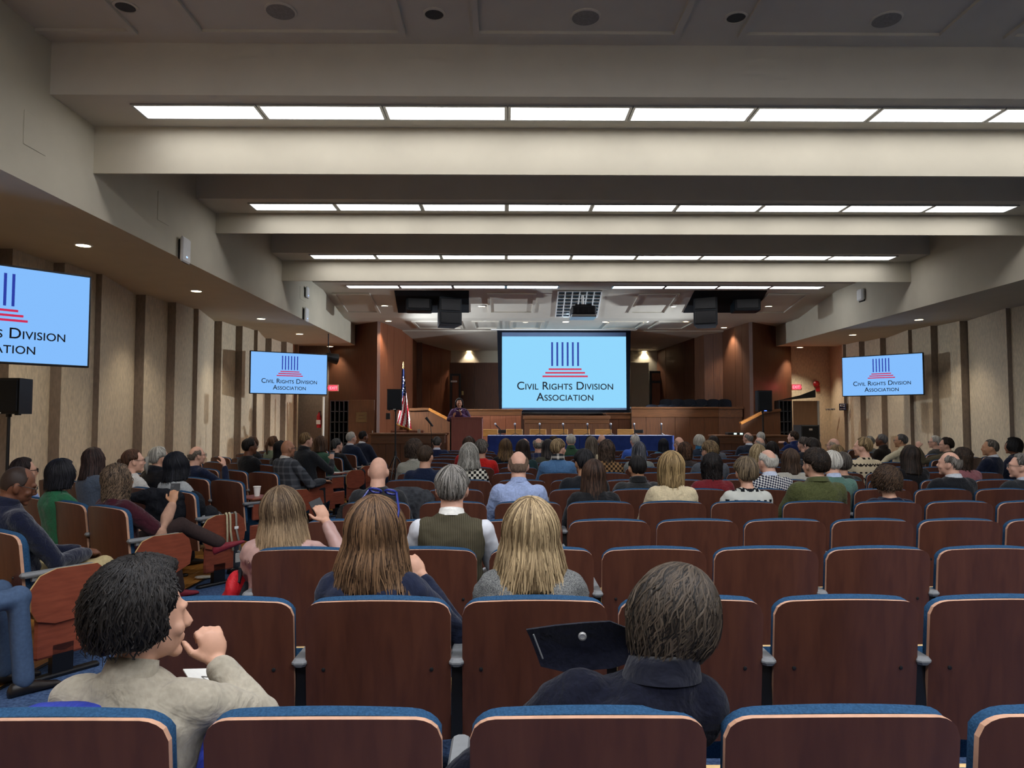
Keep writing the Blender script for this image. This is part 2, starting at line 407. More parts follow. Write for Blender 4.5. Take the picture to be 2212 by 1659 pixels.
# doors at the back of the stage
def door(name, pa, pb, Y, ytop, ybot, m, label, plate=None):
    A, B = at(pa, ytop, Y), at(pb, ybot, Y)
    d = struct(MB().rbox(A.x, B.x, Y - .05, Y, .43, A.z, .01).build(name, m), label)
    fr = MB(); fr.box(A.x - .07, A.x, Y - .07, Y, .43, A.z + .07); fr.box(B.x, B.x + .07, Y - .07, Y, .43, A.z + .07); fr.box(A.x, B.x, Y - .07, Y, A.z, A.z + .07); fr.build('door_frame', BLACK, d)
    MB().ell((B.x - .06 if pa < 1217 else A.x + .08, Y - .09, 1.45), (.03, .03, .03), 10, 6).build('door_knob', ALU, d)
    if plate: MB().rbox(*plate, Y - .062, Y - .05, Z(1.05), Z(1.17), .003).build('name_plate', mat('brass_plate', '#b9a777', .4, .5, metal=.4), d)
    return d
door('door_1', 977, 991, 24.95, 812, 900, WOODW, 'narrow wooden door left of the big screen', None)
door('door_2', 1407, 1434, 24.95, 806, 880, WOODW, 'wooden door with a name plate right of the big screen', None)
A = at(1415, 825, 24.9); MB().rbox(A.x - .13, A.x + .19, 24.86, 24.9, A.z - .04, A.z + .04, .004).build('name_plate', BLACK, bpy.data.objects['door_2'])
A = at(975, 824, 24.9); MB().rbox(A.x - .02, A.x + .2, 24.86, 24.9, A.z - .03, A.z + .03, .004).build('name_plate', WHITE, bpy.data.objects['door_1'])
A = at(996, 849, 24.95); t = thing('light_switch', 'brass double light switch plate beside the left stage door', 'switch', (A.x, 24.98, A.z))
for s_ in (-1, 1): MB().rbox(s_ * .05 - .035, s_ * .05 + .035, -.02, .0, -.07, .07, .004).build('switch_plate', mat('brass', '#c9b27a', .35, .5, metal=.5), t)
A0, A1 = at(1362, 790, 24.97), at(1405, 790, 24.97)
MB().box(A0.x, A1.x - .06, 24.96, 25.0, .43, Z(1.98)).build('painted_panel', CREAM, bw)

# ------------------------------------------------------------------ benches and rails
def bench(name, x0, x1, y0, y1, z0, z1, label, cat, m=WOODH, panels=6, cap=.05, frieze=.14, over=.04):
    t = thing(name, label, cat, ((x0 + x1) / 2, y0, z0)); hw = (x1 - x0) / 2; h = z1 - z0; d = y1 - y0
    MB().box(-hw, hw, .02, d, 0, h - cap).build('body', m, t)
    wp = 2 * hw / panels
    for i in range(panels): MB().rbox(-hw + wp * i + .003, -hw + wp * (i + 1) - .003, 0, .02, 0, h - cap - frieze, .003).build('front_panel', m, t)
    MB().rbox(-hw - .01, hw + .01, -.015, .03, h - cap - frieze, h - cap, .006).build('frieze', WOODX, t)
    MB().rbox(-hw - over, hw + over, -over, d, h - cap, h, .012).build('top', WOODX, t)
    return t
SF = .43
bench('judge_bench', at(1134, 900, 20.6).x, at(1315, 900, 20.6).x, 20.6, 21.4, SF, Z(.105), 'wide wooden bench front standing under the big screen', 'bench', WOODH, 5, .1, .12)
bench('bench_wing', -1.35, .5, 21.5, 22.0, SF, Z(.31), 'dark wooden bench wing left of the big screen, behind the lectern', 'bench', WOODW, 4)
bench('bench_wing', 3.05, 3.75, 21.4, 22.0, SF, Z(.2), 'dark narrow bench wing between the wide bench and the jury box', 'bench', WOODD, 2)
bench('clerk_desk', at(802, 936, 16.9).x, at(961, 936, 16.9).x, 16.9, 17.7, SF, at(880, 936, 16.9).z, 'long oak clerk desk left of the lectern', 'desk', WOODH, 5, .045, .2)
bench('side_desk', at(1550, 940, 17.5).x, at(1702, 940, 17.5).x, 17.5, 18.2, SF, at(1600, 940, 17.5).z, 'oak desk on the right of the stage below the tall loudspeaker', 'desk', WOODH, 5, .045, .16)
# jury box: long front and a short return
jx0, jx1, jy = at(1364, 880, 21.0).x, at(1552, 880, 21.0).x, 21.0
jz = at(1450, 879, 21.0).z
t = thing('jury_box', 'long oak jury box front on the right of the stage', 'bench', ((jx0 + jx1) / 2, jy, SF))
hw = (jx1 - jx0) / 2; h = jz - SF
for i in range(6): MB().rbox(-hw + i * hw / 3 + .003, -hw + (i + 1) * hw / 3 - .003, 0, .03, 0, h - .3, .003).build('front_panel', WOODH, t)
MB().rbox(-hw, hw, -.02, .04, h - .3, h - .06, .006).build('frieze', WOODX, t)
MB().rbox(-hw - .02, hw + .02, -.05, .16, h - .06, h, .012).build('cap', WOODX, t)
MB().prism([(hw, 0, 0), (hw + .62, -.18, 0), (hw + .64, -.13, 0), (hw, .05, 0)], (0, 0, h - .3)).build('return_panel', WOODH, t)
MB().prism([(hw, -.02, h - .3), (hw + .64, -.2, h - .3), (hw + .66, -.12, h - .3), (hw, .06, h - .3)], (0, 0, .24)).build('return_frieze', WOODX, t)
MB().prism([(hw, -.05, h - .06), (hw + .66, -.24, h - .06), (hw + .7, -.06, h - .06), (hw, .14, h - .06)], (0, 0, .06)).build('return_cap', WOODX, t)
MB().box(-hw, hw + .3, .05, 1.15, 0, h - .75).build('riser', WOODD, t)
# jury seats
NAVYU = mat('navy_upholstery', '#161c28', .8, .2, var=.2)
def jury_seat(px, py, Y, label):
    p = at(px, py, Y); zf = SF + (h - .75)
    t = thing('jury_chair', label, 'chair', (p.x, Y, zf), 0, 'navy jury box chairs')
    H = p.z - zf; n = 9
    m = MB(); m.smooth = True
    m.grid(lambda i, j: ((-.21 + .42 * i / 8) * (1 - .25 * max(0, j / 5 - .6)), .05 * (abs(i - 4) / 4) ** 2 * -1 + .02 * j / 5, H - .42 + .42 * (j / 5) - .05 * (abs(i - 4) / 4) ** 3 * (j / 5)), 9, 6)
    m.grid(lambda i, j: ((.21 - .42 * i / 8) * (1 - .25 * max(0, j / 5 - .6)), .08 - .05 * (abs(i - 4) / 4) ** 2 + .02 * j / 5, H - .42 + .42 * (j / 5) - .05 * (abs(i - 4) / 4) ** 3 * (j / 5)), 9, 6)
    m.grid(lambda i, j: ((-.21 + .42 * i / 8) * .9, (.02 + .06 * j) - .05 * (abs(i - 4) / 4) ** 2, H - .05 * (abs(i - 4) / 4) ** 3), 9, 2)
    m.build('backrest', NAVYU, t)
    MB().rbox(-.23, .23, .05, .5, max(.2, H - .5), max(.28, H - .4), .03).build('seat', NAVYU, t)
    MB().tube([(0, .25, 0), (0, .25, max(.22, H - .48))], .03, 8).build('pedestal', BLACKM, t)
on = ('first', 'second', 'third', 'fourth', 'fifth', 'sixth', 'seventh')
for i, px in enumerate((1449, 1474, 1500, 1525, 1551, 1575)): jury_seat(px - 10, 862, 21.75, f'navy jury chair in the rear row, {on[i]} from the left')
for i, px in enumerate((1408, 1432, 1457, 1481, 1506, 1533)): jury_seat(px, 874, 21.3, f'navy jury chair in the front row, {on[i]} from the left')
# stair rails
def rail(name, pts, Y, label):
    P = [at(px, py, Y) for px, py in pts]; x0 = P[0].x
    t = thing(name, label, 'railing', (P[0].x, Y, SF))
    L = [p - Vector((P[0].x, Y, SF)) for p in P]
    for a, b_ in zip(L[:-1], L[1:]):
        n = max(1, int(abs(b_.x - a.x) / .35))
        for i in range(n):
            u, v = a.lerp(b_, i / n), a.lerp(b_, (i + 1) / n)
            MB().prism([(u.x, 0, 0), (v.x - .005, 0, 0), (v.x - .005, 0, v.z - .03), (u.x, 0, u.z - .03)], (0, .06, 0)).build('panel', WOODH, t)
        m = MB(); d = (b_ - a)
        m.obox((a + b_) / 2 + Vector((0, .03, -.02)), d / 2, Vector((0, .07, 0)), Vector((-d.z, 0, d.x)).normalized() * .035)
        m.build('handrail', mat('bright_oak_rail', '#a8672c', .35, .5, color2='#c58440', scale=8, stretch=(.5, 5, 5), kind='wood') if abs(d.z) > .08 else WOODX, t)
rail('stair_rail', [(884, 883), (926, 882), (972, 906)], 19.8, 'oak stair rail sloping down behind the lectern, beside the flag')
rail('stair_rail', [(1600, 913), (1650, 888), (1686, 884)], 19.6, 'oak stair rail sloping on the right beside the tall loudspeaker')

# ------------------------------------------------------------------ lectern, table, chairs, microphones
MAHO = mat('mahogany_laminate', '#8f4c40', .4, .4, color2='#a15a4c', scale=7, stretch=(6, 6, .4), kind='wood')
lx0, lx1 = at(975, 902, 17).x, at(1042, 902, 17).x
t = thing('lectern', 'tall mahogany lectern with a person speaking behind it', 'lectern', ((lx0 + lx1) / 2, 17, SF)); hw = (lx1 - lx0) / 2; h = at(1000, 901, 17).z - SF
MB().rbox(-hw + .02, hw - .02, 0, .025, .08, h - .02, .004).build('front_panel', MAHO, t)
for s_ in (-1, 1): MB().rbox(s_ * (hw - .012) - .012, s_ * (hw - .012) + .012, -.01, .5, .06, h, .004).build('side_panel', MAHO, t)
MB().rbox(-hw, hw, -.02, .52, 0, .08, .006).build('base', MAHO, t)
m = MB(); m.prism([(-hw - .01, -.02, h - .03), (-hw - .01, -.02, h), (-hw - .01, .52, h - .1), (-hw - .01, .52, h - .13)], (2 * hw + .02, 0, 0)); m.build('top', MAHO, t)
# gooseneck microphone on the lectern
t = thing('lectern_microphone', 'thin gooseneck microphone on the lectern in front of the speaker', 'microphone', ((lx0 + lx1) / 2 + .03, 17.15, SF + h - .05))
MB().tube([(0, 0, 0), (0, .02, .1), (-.02, .08, .19), (-.05, .13, .22)], .008, 6).build('gooseneck', BLACKM, t)
MB().ell((-.06, .15, .22), (.02, .03, .02), 10, 6).build('head', BLACK, t)

CLOTH = mat('royal_blue_cloth', '#22397c', .85, .15, color2='#2b4590', scale=6, sheen=.3)
def table(xa, xb, label):
    x0, x1 = xa, xb; zt = at(1250, 941, 17.6).z
    t = thing('panel_table', label, 'table', ((x0 + x1) / 2, 17.6, SF)); hw = (x1 - x0) / 2; h = zt - SF
    MB().rbox(-hw + .02, hw - .02, .02, .74, h - .04, h - .006, .006).build('tabletop', WOODH, t)
    for sx in (-1, 1):
        for y in (.08, .68): MB().tube([(sx * (hw - .12), y, 0), (sx * (hw - .12), y, h - .03)], .018, 8).build('leg', DKGREY, t)
    m = MB(); m.smooth = True
    n = 40; per = []
    loop = [(-hw, .0), (hw, .0), (hw, .76), (-hw, .76)]
    pts = []
    for k in range(4):
        a, b_ = Vector(loop[k]), Vector(loop[(k + 1) % 4]); q = 36 if k % 2 == 0 else 12
        for i in range(q): pts.append((a.lerp(b_, i / q), k))
    def P(i, j):
        p, k = pts[i]; f = j / 5
        wv = .018 * f * math.sin(i * 1.9) + .01 * f * math.sin(i * .7 + 1)
        nx, ny = ((0, -1), (1, 0), (0, 1), (-1, 0))[k]
        return (p.x + nx * (wv + .01 * f), p.y + ny * (wv + .01 * f), h - f * (h - .03))
    m.grid(P, len(pts), 6, True)
    m.smooth = False; m.add([(-hw, 0, h), (hw, 0, h), (hw, .76, h), (-hw, .76, h)], [(0, 1, 2, 3)])
    tc = m.build('tablecloth', CLOTH, t)
tx0, txm, tx1 = at(1053, 941, 17.6).x, at(1252, 941, 17.6).x, at(1456, 941, 17.6).x
table(tx0, txm - .004, 'left of the two panel tables under a royal blue cloth')
table(txm + .004, tx1, 'right of the two panel tables under a royal blue cloth')
BLOND = mat('blond_wood', '#b98542', .4, .4, color2='#cf9c57', scale=6, stretch=(1, 6, 6), kind='wood')
for i, px in enumerate((1058, 1111, 1162, 1209, 1256, 1303, 1351)):
    p = at(px, 927, 18.75); t = thing('panel_chair', f'blond wooden chair behind the blue table, {on[i]} from the left', 'chair', (p.x, 18.75, SF), 0, 'blond chairs behind the table')
    H = p.z - SF
    MB().rbox(-.215, .215, -.02, .0, H - .19, H, .015).build('backrest', BLOND, t)
    MB().rbox(-.22, .22, -.45, .0, .42, .45, .012).build('seat', BLOND, t)
    for sx in (-1, 1):
        MB().tube([(sx * .19, .01, 0), (sx * .19, .01, H - .1)], .014, 6).build('leg', BLACKM, t)
        MB().tube([(sx * .19, -.42, 0), (sx * .19, -.42, .42)], .014, 6).build('leg', BLACKM, t)
for px in (1081, 1367):   # black bars between chairs
    p = at(px, 930, 18.9); t = thing('floor_monitor', f'low black monitor bar behind the blue table, {"left" if px < 1200 else "right"} one', 'monitor', (p.x, 18.9, SF))
    MB().rbox(-.28, .28, 0, .1, p.z - SF - .07, p.z - SF + .02, .01).build('housing', BLACK, t); MB().tube([(0, .05, 0), (0, .05, p.z - SF - .05)], .02, 6).build('stand', BLACKM, t)
for i, px in enumerate((1081, 1113, 1166, 1218, 1270, 1320, 1372, 1430)):
    p = at(px, 941, 17.9); tp = at(px, 916, 17.9); H = tp.z - (at(1250, 941, 17.6).z)
    t = thing('table_microphone', f'handheld microphone on a small tripod on the blue table, {(on + ("eighth",))[i]} from the left', 'microphone', (p.x, 17.95, at(1250, 941, 17.6).z), 0, 'table microphones')
    tilt = -.16 if i == 0 else (-.02 + .01 * (i % 3))
    for k in range(3):
        a = k * 2.094 + .5; MB().tube([(0, 0, .05), (.11 * math.cos(a), .11 * math.sin(a), .004)], .006, 6).build('leg', BLACKM, t)
    MB().tube([(0, 0, .04), (0, 0, H * .55)], .007, 6).build('stem', BLACKM, t)
    MB().tube([(0, 0, H * .5), (tilt * .7, 0, H - .03)], [.012, .018], 8).build('body', DKGREY, t)
    MB().ell((tilt * .8, 0, H), (.026, .026, .032), 10, 6).build('head', mat('mic_mesh', '#b9bcc0', .4, .5, metal=.5), t)
# things on the clerk desk
dz = at(880, 936, 16.9).z
p = at(905, 934, 17.2); t = thing('drinking_glass', 'clear short drinking glass on the left oak desk', 'glass', (p.x, 17.2, dz))
MB().lathe([(.035, 0), (.04, .09), (.036, .09), (.032, .01)], seg=14).build('glass_body', mat('clear_glass', '#b9b0a4', .1, .6, var=.02), t)
for i, px in enumerate((861, 899)):
    p = at(px, 929, 18.0); t = thing('desk_chair', f'brown wooden chair back behind the left oak desk, {"left" if i == 0 else "right"} one', 'chair', (p.x, 18.0, SF), 0, 'desk chairs')
    H = p.z - SF; MB().rbox(-.2, .2, 0, .04, H - .3, H, .02).build('backrest', WOODW, t); MB().rbox(-.2, .2, -.1, .04, .3, .36, .01).build('seat', WOODW, t)
    for sx in (-1, 1): MB().box(sx * .17 - .02, sx * .17 + .02, 0, .04, 0, H - .28).build('leg', WOODW, t)
p = at(1590, 938, 17.7); t = thing('sound_mixer', 'black audio mixer with two lit displays on the right oak desk', 'mixer', (p.x, 17.7, at(1600, 940, 17.5).z))
MB().rbox(-.2, .2, 0, .25, 0, .06, .01).build('case', BLACK, t)
for s_ in (-.02, .13): MB().rbox(s_ - .035, s_ + .035, -.008, .0, .01, .05, .003).build('display', emat('display_glow', '#d8fff0', 1.0), t)

# ------------------------------------------------------------------ screens
TXT = mat('print_black', '#20242c', .7, .1, var=0.0)
def logo(t, w, h, y, dark=TXT, blue=None, red=None, vs_=1.0):
    """pillars, steps and small-caps lettering printed on a screen of size w x h in local xz"""
    blue = blue or emat('logo_blue', '#2a3a9a', .74); red = red or emat('logo_red', '#c22a50', .74)
    s_ = h
    for k in range(6):
        x = (-.2775 + .111 * k) * s_ * .655
        MB().box(x - .013 * s_, x + .013 * s_, y - .002, y, .085 * s_, .42 * s_ * 1.0).build('logo_pillar', blue, t)
    for k, (wd, zz) in enumerate(((.46, .04), (.555, -.01), (.635, -.06))):
        MB().box(-wd * s_ / 2, wd * s_ / 2, y - .002, y, zz * s_ - .012 * s_, zz * s_ + .012 * s_).build('logo_step', red, t)
    for body, zz in (('Civil Rights Division', -.245), ('Association', -.40)):
        cu = bpy.data.curves.new('lettering', 'FONT'); cu.body = body; cu.size = .158 * s_; cu.align_x = 'CENTER'; cu.small_caps_scale = .74; cu.space_character = 1.02
        for c in cu.body_format: c.use_small_caps = True
        cu.materials.append(dark); cu.offset = .0012 * s_
        o = link('lettering', cu, t); o.location = (0, y - .003, zz * s_); o.rotation_euler = (math.pi / 2, 0, 0)
SBLUE = emat('tv_picture', '#84bcfb', .67, True)
def tv(L, R, zc, H, label):
    L, R = Vector((*L, 0)), Vector((*R, 0)); c = (L + R) / 2; d = R - L; W = d.length
    t = thing('wall_tv', label, 'television', (c.x, c.y, zc), math.atan2(d.y, d.x))
    MB().rbox(-W / 2, W / 2, .0, .06, -H / 2, H / 2, .008).build('housing', BLACK, t)
    MB().box(-W / 2 + .02, W / 2 - .02, -.004, .0, -H / 2 + .02, H / 2 - .02).build('screen', SBLUE, t)
    logo(t, W, H * .98, -.005)
    MB().box(-.2, .2, .06, .12, -.2, .2).build('wall_bracket', BLACKM, t)
    MB().tube([(0, .1, 0), (0, .35, 0)], .03, 8).build('bracket_arm', BLACKM, t)
tv((-5.50, 6.24), (-4.36, 7.56), 2.585, .97, 'large television at the left edge of the view, nearest the camera')
tv((-5.70, 16.08), (-4.21, 17.07), 2.62, .97, 'television on the far left wall beside the stage')
tv((8.27, 17.48), (9.52, 16.17), 2.60, .97, 'television on the right wall')
sx0, sx1 = at(1078, 800, 22.1).x, at(1359, 800, 22.1).x
szt, szb = at(1217, 714, 22.1).z, at(1217, 893, 22.1).z
t = thing('projection_screen', 'big pull-down projection screen above the stage showing the pillar logo', 'screen', ((sx0 + sx1) / 2, 22.1, (szt + szb) / 2)); hw = (sx1 - sx0) / 2; hh = (szt - szb) / 2
MB().prism([(-hw - .06, 0, hh), (hw + .06, 0, hh), (hw, 0, -hh + .1), (hw + .03, 0, -hh), (-hw - .03, 0, -hh), (-hw, 0, -hh + .1)], (0, .012, 0)).build('black_border', mat('screen_border', '#12161f', .8, .1), t)
zi1, zi0 = at(1217, 727, 22.1).z - t.location.z, at(1217, 881, 22.1).z - t.location.z
MB().box(-hw + .09, hw - .09, -.004, 0, -hh + .11, hh - .06).build('screen_fabric', mat('screen_fabric', '#5c6c88', .9, .1, var=.02, emit='#24354f', estr=.35), t)
MB().box(-hw + .09, hw - .09, -.007, -.004, zi0, zi1).build('projected_picture', emat('projected_picture', '#8fd3f8', .69, True), t)
lg = thing('tmp', '', ''); bpy.data.objects.remove(lg)
class _T: pass
e = bpy.data.objects.new('picture_print', None); COL.objects.link(e); e.parent = t; e.location = (.03, 0, (zi0 + zi1) / 2)
logo(e, 2 * hw, zi1 - zi0, -.008, TXT, emat('logo_blue_big', '#33489e', .74), emat('logo_red_big', '#c4405c', .74))
MB().tube([(-hw - .06, .006, -hh), (hw + .06, .006, -hh)], .03, 8).build('weight_bar', BLACK, t)
MB().rbox(-hw - .25, hw + .25, -.1, .12, hh, hh + .1, .01).build('casing', WHITE, t)

# ------------------------------------------------------------------ things hung on the ceiling
def ceil_rect(pxs):
    return [ceil_hit(*q) for q in pxs]
VOID = mat('black_void_paint', '#17191c', .8, .1)
LSP = mat('speaker_black', '#1d2126', .6, .3, var=.15, scale=200)
for side, hole, box_, lab in (('left', [(852, 627), (1013, 627), (1013, 674), (860, 674)], (943, 996, 641, 706), 'black loudspeaker hanging from the left opening in the stage ceiling'),
                         ('right', [(1500, 627), (1657, 627), (1632, 674), (1476, 674)], (1497, 1552, 634, 706), 'black loudspeaker hanging from the right opening in the stage ceiling')):
    q = ceil_rect(hole); m = MB(); m.prism([p + nslope * .02 for p in q], -nslope * .015); m.build('ceiling_opening', VOID, sc_)
    Yh = 18.0; a, b_ = at(box_[0], box_[2], Yh), at(box_[1], box_[3], Yh)
    cx = (a.x + b_.x) / 2; wd = (b_.x - a.x) / 2
    t = thing('hanging_loudspeaker', lab, 'loudspeaker', (cx, Yh, b_.z), math.radians(18 if side == 'left' else -18)); H = a.z - b_.z
    m = MB(); m.prism([(-wd * .92, -.2, .03), (wd * .92, -.2, .03), (wd * .7, .32, 0), (-wd * .7, .32, 0)], (0, .0, H * .95)); m.build('cabinet', LSP, t)
    MB().rbox(-wd * .8, wd * .8, -.225, -.2, .06, H * .45, .02).build('lower_grille', BLACK, t)
    MB().rbox(-wd * .8, wd * .8, -.225, -.2, H * .5, H * .9, .02).build('upper_grille', BLACK, t)
    for s_ in (-1, 1): MB().tube([(s_ * wd * .5, 0, H * .9), (s_ * wd * .5, 0, H + .45)], .012, 6).build('hanger', BLACKM, t)
    Yb = 17.9; px = 905 if side == 'left' else 1615; p = at(px, 671, Yb)
    t = thing('subwoofer', f'square black loudspeaker set in the {side} ceiling opening', 'loudspeaker', (p.x, Yb, p.z), math.radians(6 if side == 'left' else -6))
    MB().rbox(-.33, .33, 0, .5, 0, .5, .03).build('cabinet', LSP, t); MB().rbox(-.27, .27, -.02, 0, .06, .44, .02).build('grille', BLACK, t)
# air grille: cells between individually built bars
q = ceil_rect([(1206, 627), (1300, 627), (1290, 683), (1200, 683)])
t = thing('air_grille', 'square egg-crate air grille in the stage ceiling behind the projector', 'vent', q[0]); o0 = q[0]
q = [p - o0 for p in q]; m = MB(); m.prism([p + nslope * .012 for p in q], -nslope * .01); m.build('backing', BLACK, t)
for i in range(7):
    a, b_ = q[0].lerp(q[1], i / 6), q[3].lerp(q[2], i / 6); mb = MB(); frame_strip(mb, a + nslope * .012, b_ + nslope * .012, .03, .02, nslope); mb.build('bar', WHITE, t)
for i in range(9):
    a, b_ = q[0].lerp(q[3], i / 8), q[1].lerp(q[2], i / 8); mb = MB(); frame_strip(mb, a + nslope * .012, b_ + nslope * .012, .025, .02, nslope); mb.build('bar', WHITE, t)
p = at(1259, 688, 17.6); top = at(1259, 624, 17.6)
t = thing('projector', 'black video projector hanging on a white pole below the air grille', 'projector', (p.x, 17.6, p.z))
MB().rbox(-.30, .30, -.3, .3, .06, .28, .03).build('body', mat('projector_black', '#1a1c20', .4, .4), t)
MB().rbox(-.31, .31, -.31, .31, 0, .06, .015).build('base_plate', ALU, t)
MB().lathe([(.07, 0), (.07, .08), (.055, .08)], (.1, .3, .17), 14, (0, 1, 0)).build('lens', BLACK, t)
for i in range(4): MB().rbox(-.26 + i * .14, -.17 + i * .14, -.305, -.3, .1, .22, .003).build('vent_slot', BLACK, t)
MB().tube([(0, 0, .28), (0, 0, top.z - p.z + .15)], .03, 10).build('pole', WHITE, t)
MB().box(-.2, .2, -.2, .2, .28, .32).build('mount', BLACKM, t)
ld = bpy.data.lights.new('projector_beam', 'SPOT'); ld.energy = 60; ld.color = (.6, .8, 1); ld.spot_size = math.radians(46); ld.spot_blend = .3; ld.shadow_soft_size = .04
lo = bpy.data.objects.new('lamp', ld); COL.objects.link(lo); lo.parent = t; lo.location = (.1, .5, .17); lo.rotation_euler = (math.pi / 2 + .02, 0, 0)
# wireless access points and boxes on the bulkheads
def on_bulk(px, py):
    d = ray(px, py); tt = XBL / d.x; return Vector((XBL, d.y * tt, EYE + d.z * tt))
for (px, py, hw_, hz, lab, cat) in ((392, 541, .13, .17, 'white rounded wireless access point on the left bulkhead, nearest one', 'access point'), (657, 680, .13, .15, 'white wireless access point low on the far left bulkhead', 'access point'), (659, 632, .1, .12, 'small white box high on the far left bulkhead', 'box')):
    p = on_bulk(px, py); t = thing('access_point', lab, cat, p)
    MB().rbox(0, .03, -hw_ * .8, hw_ * .8, -hz * .8, hz * .8, .01).build('backplate', BLACK, t); MB().rbox(.03, .075, -hw_, hw_, -hz, hz, .035).build('cover', WHITE, t)
    MB().box(.076, .079, -.02, .02, -hz * .6, -hz * .5).build('indicator', emat('led_blue', '#8fb0ff', 1.5), t)
d = ray(1864, 637); tt = XBR / d.x
t = thing('access_point', 'small white box on the right bulkhead', 'box', (XBR, d.y * tt, EYE + d.z * tt))
MB().rbox(-.09, -.005, -.13, .13, -.13, .13, .03).build('cover', WHITE, t); MB().rbox(-.02, 0, -.1, .15, -.15, .1, .005).build('backplate', BLACK, t)

# ------------------------------------------------------------------ loudspeakers on stands
def pa_speaker(px, ptop, pbot, Y, w_, label, slabel, led=False, near=False, rz=0.0, zbase=0.0, collar=None):
    a, b_ = at(px, ptop, Y), at(px, pbot, Y); H = a.z - b_.z
    s = thing('speaker_stand', slabel, 'stand', (a.x, Y, zbase), rz); hb = b_.z - zbase
    MB().tube([(0, 0, .25), (0, 0, hb)], .018, 10).build('pole', BLACKM, s)
    MB().tube([(0, 0, .7), (0, 0, .86)], .03, 10).build('collar', BLACK, s)
    for k in range(3):
        an = k * 2.094 + .4; MB().tube([(0, 0, .78), (.5 * math.cos(an), .5 * math.sin(an), .015)], .013, 8).build('leg', BLACKM, s)
        MB().tube([(0, 0, .35), (.27 * math.cos(an), .27 * math.sin(an), .43)], .007, 6).build('brace', BLACKM, s)
    t = thing('loudspeaker', label, 'loudspeaker', (a.x, Y, b_.z), rz)
    m = MB(); hw = w_ / 2
    m.prism([(-hw, -.16, .015), (hw, -.16, .015), (hw * .72, .17, .015), (-hw * .72, .17, .015)], (0, 0, H - .015)); m.build('cabinet', BLACK, t)
    MB().rbox(-hw * .94, hw * .94, -.18, -.16, .04, H - .02, .02).build('grille', LSP, t)
    MB().lathe([(.03, -.02), (.03, .02)], (0, 0, 0), 10).build('pole_socket', BLACK, t)
    for s_ in (-1, 1): MB().box(s_ * hw * .75 - .02, s_ * hw * .75 + .02, -.12, -.06, 0, .015).build('foot', BLACK, t)
    MB().box(-.03, .03, -.184, -.18, .02, .035).build('badge', emat('led_blue2', '#4a70ff', 2.5) if led else WHITE, t)
pa_speaker(855, 841, 887, 15.9, .33, 'black loudspeaker on a stand in front of the flag', 'black tripod stand left of the lectern')
pa_speaker(1647, 844, 890, 17.2, .34, 'black loudspeaker with a blue light on a stand right of the stage', 'black tripod stand right of the stage', True, zbase=SF)
pa_speaker(22, 818, 897, 8.55, .44, 'black loudspeaker on a stand at the left edge under the television', 'black stand at the left edge under the television')
# microphone on a floor stand
A, Bm = at(920, 902, 15.6), at(930, 918, 15.6)
t = thing('microphone_stand', 'floor microphone stand with a tilted black microphone left of the lectern', 'microphone', (Bm.x + .03, 15.6, 0))
MB().tube([(0, 0, .02), (0, 0, 1.12)], .01, 8).build('pole', BLACKM, t); MB().tube([(0, 0, 1.08), (Bm.x - t.location.x, 0, Bm.z)], .007, 6).build('boom', BLACKM, t)
MB().tube([(Bm.x - t.location.x + .05, 0, Bm.z - .03), (A.x - t.location.x, 0, A.z)], [.02, .028], 10).build('microphone', BLACK, t)
MB().lathe([(.14, 0), (.14, .015), (.02, .03)], seg=18).build('base', BLACKM, t); MB().tube([(0, 0, 1.04), (0, 0, 1.14)], .018, 8).build('clutch', BLACK, t)

# ------------------------------------------------------------------ flag
fy = 18.9; p0 = at(873, 786, fy)
t = thing('flag', 'striped flag with a starred blue canton hanging folded on a pole beside the loudspeaker', 'flag', (p0.x, fy, SF))
H = p0.z - SF
MB().tube([(0, 0, .03), (-.02, 0, H - .12)], .016, 8).build('pole', mat('brass_pole', '#8a6a3a', .35, .5, metal=.5), t)
MB().lathe([(.18, 0), (.18, .03), (.04, .06)], seg=20).build('base', mat('brass_pole', '#8a6a3a'), t)
MB().lathe([(.012, -.12), (.03, -.09), (.012, -.06), (.022, -.02), (.004, .06)], (-.02, 0, H), 10).build('finial', mat('brass', '#c9b27a'), t)
ftop, fbot = at(873, 797, fy).z - SF, at(873, 928, fy).z - SF
FR, FW, FB = mat('flag_red', '#a8242f', .8, .1), mat('flag_white', '#d8d2cc', .8, .1), mat('flag_blue', '#1b2445', .8, .1)
def fpt(u, v):
    """u along the hanging fold 0..1, v down 0..1"""
    sp = .05 + .32 * (v ** .8); x = -.03 + sp * (u - .35) + .03 * math.sin(v * 4 + u * 3); y = -.06 + .05 * math.sin(u * 9.5 + v * 1.5) * (.3 + v)
    return Vector((x, y, ftop - (ftop - fbot) * v * (1 - .1 * (1 - u) * v)))
nu, nv = 26, 20
strips = {}
for j in range(nv):
    for i in range(nu):
        u0, u1, v0, v1 = i / nu, (i + 1) / nu, j / nv, (j + 1) / nv
        k = -1 if v0 < .5 - .12 * u0 else int((u0 * 1.0 + v0 * .9) * 7)
        mb = strips.setdefault(k, MB()); mb.smooth = True
        mb.add([fpt(u0, v0), fpt(u1, v0), fpt(u1, v1), fpt(u0, v1)], [(0, 1, 2, 3)])
for k, mb in strips.items(): mb.build('blue_canton' if k < 0 else ('red_stripe', 'white_stripe')[k % 2], FB if k < 0 else (FR, FW)[k % 2], t)
st = 0
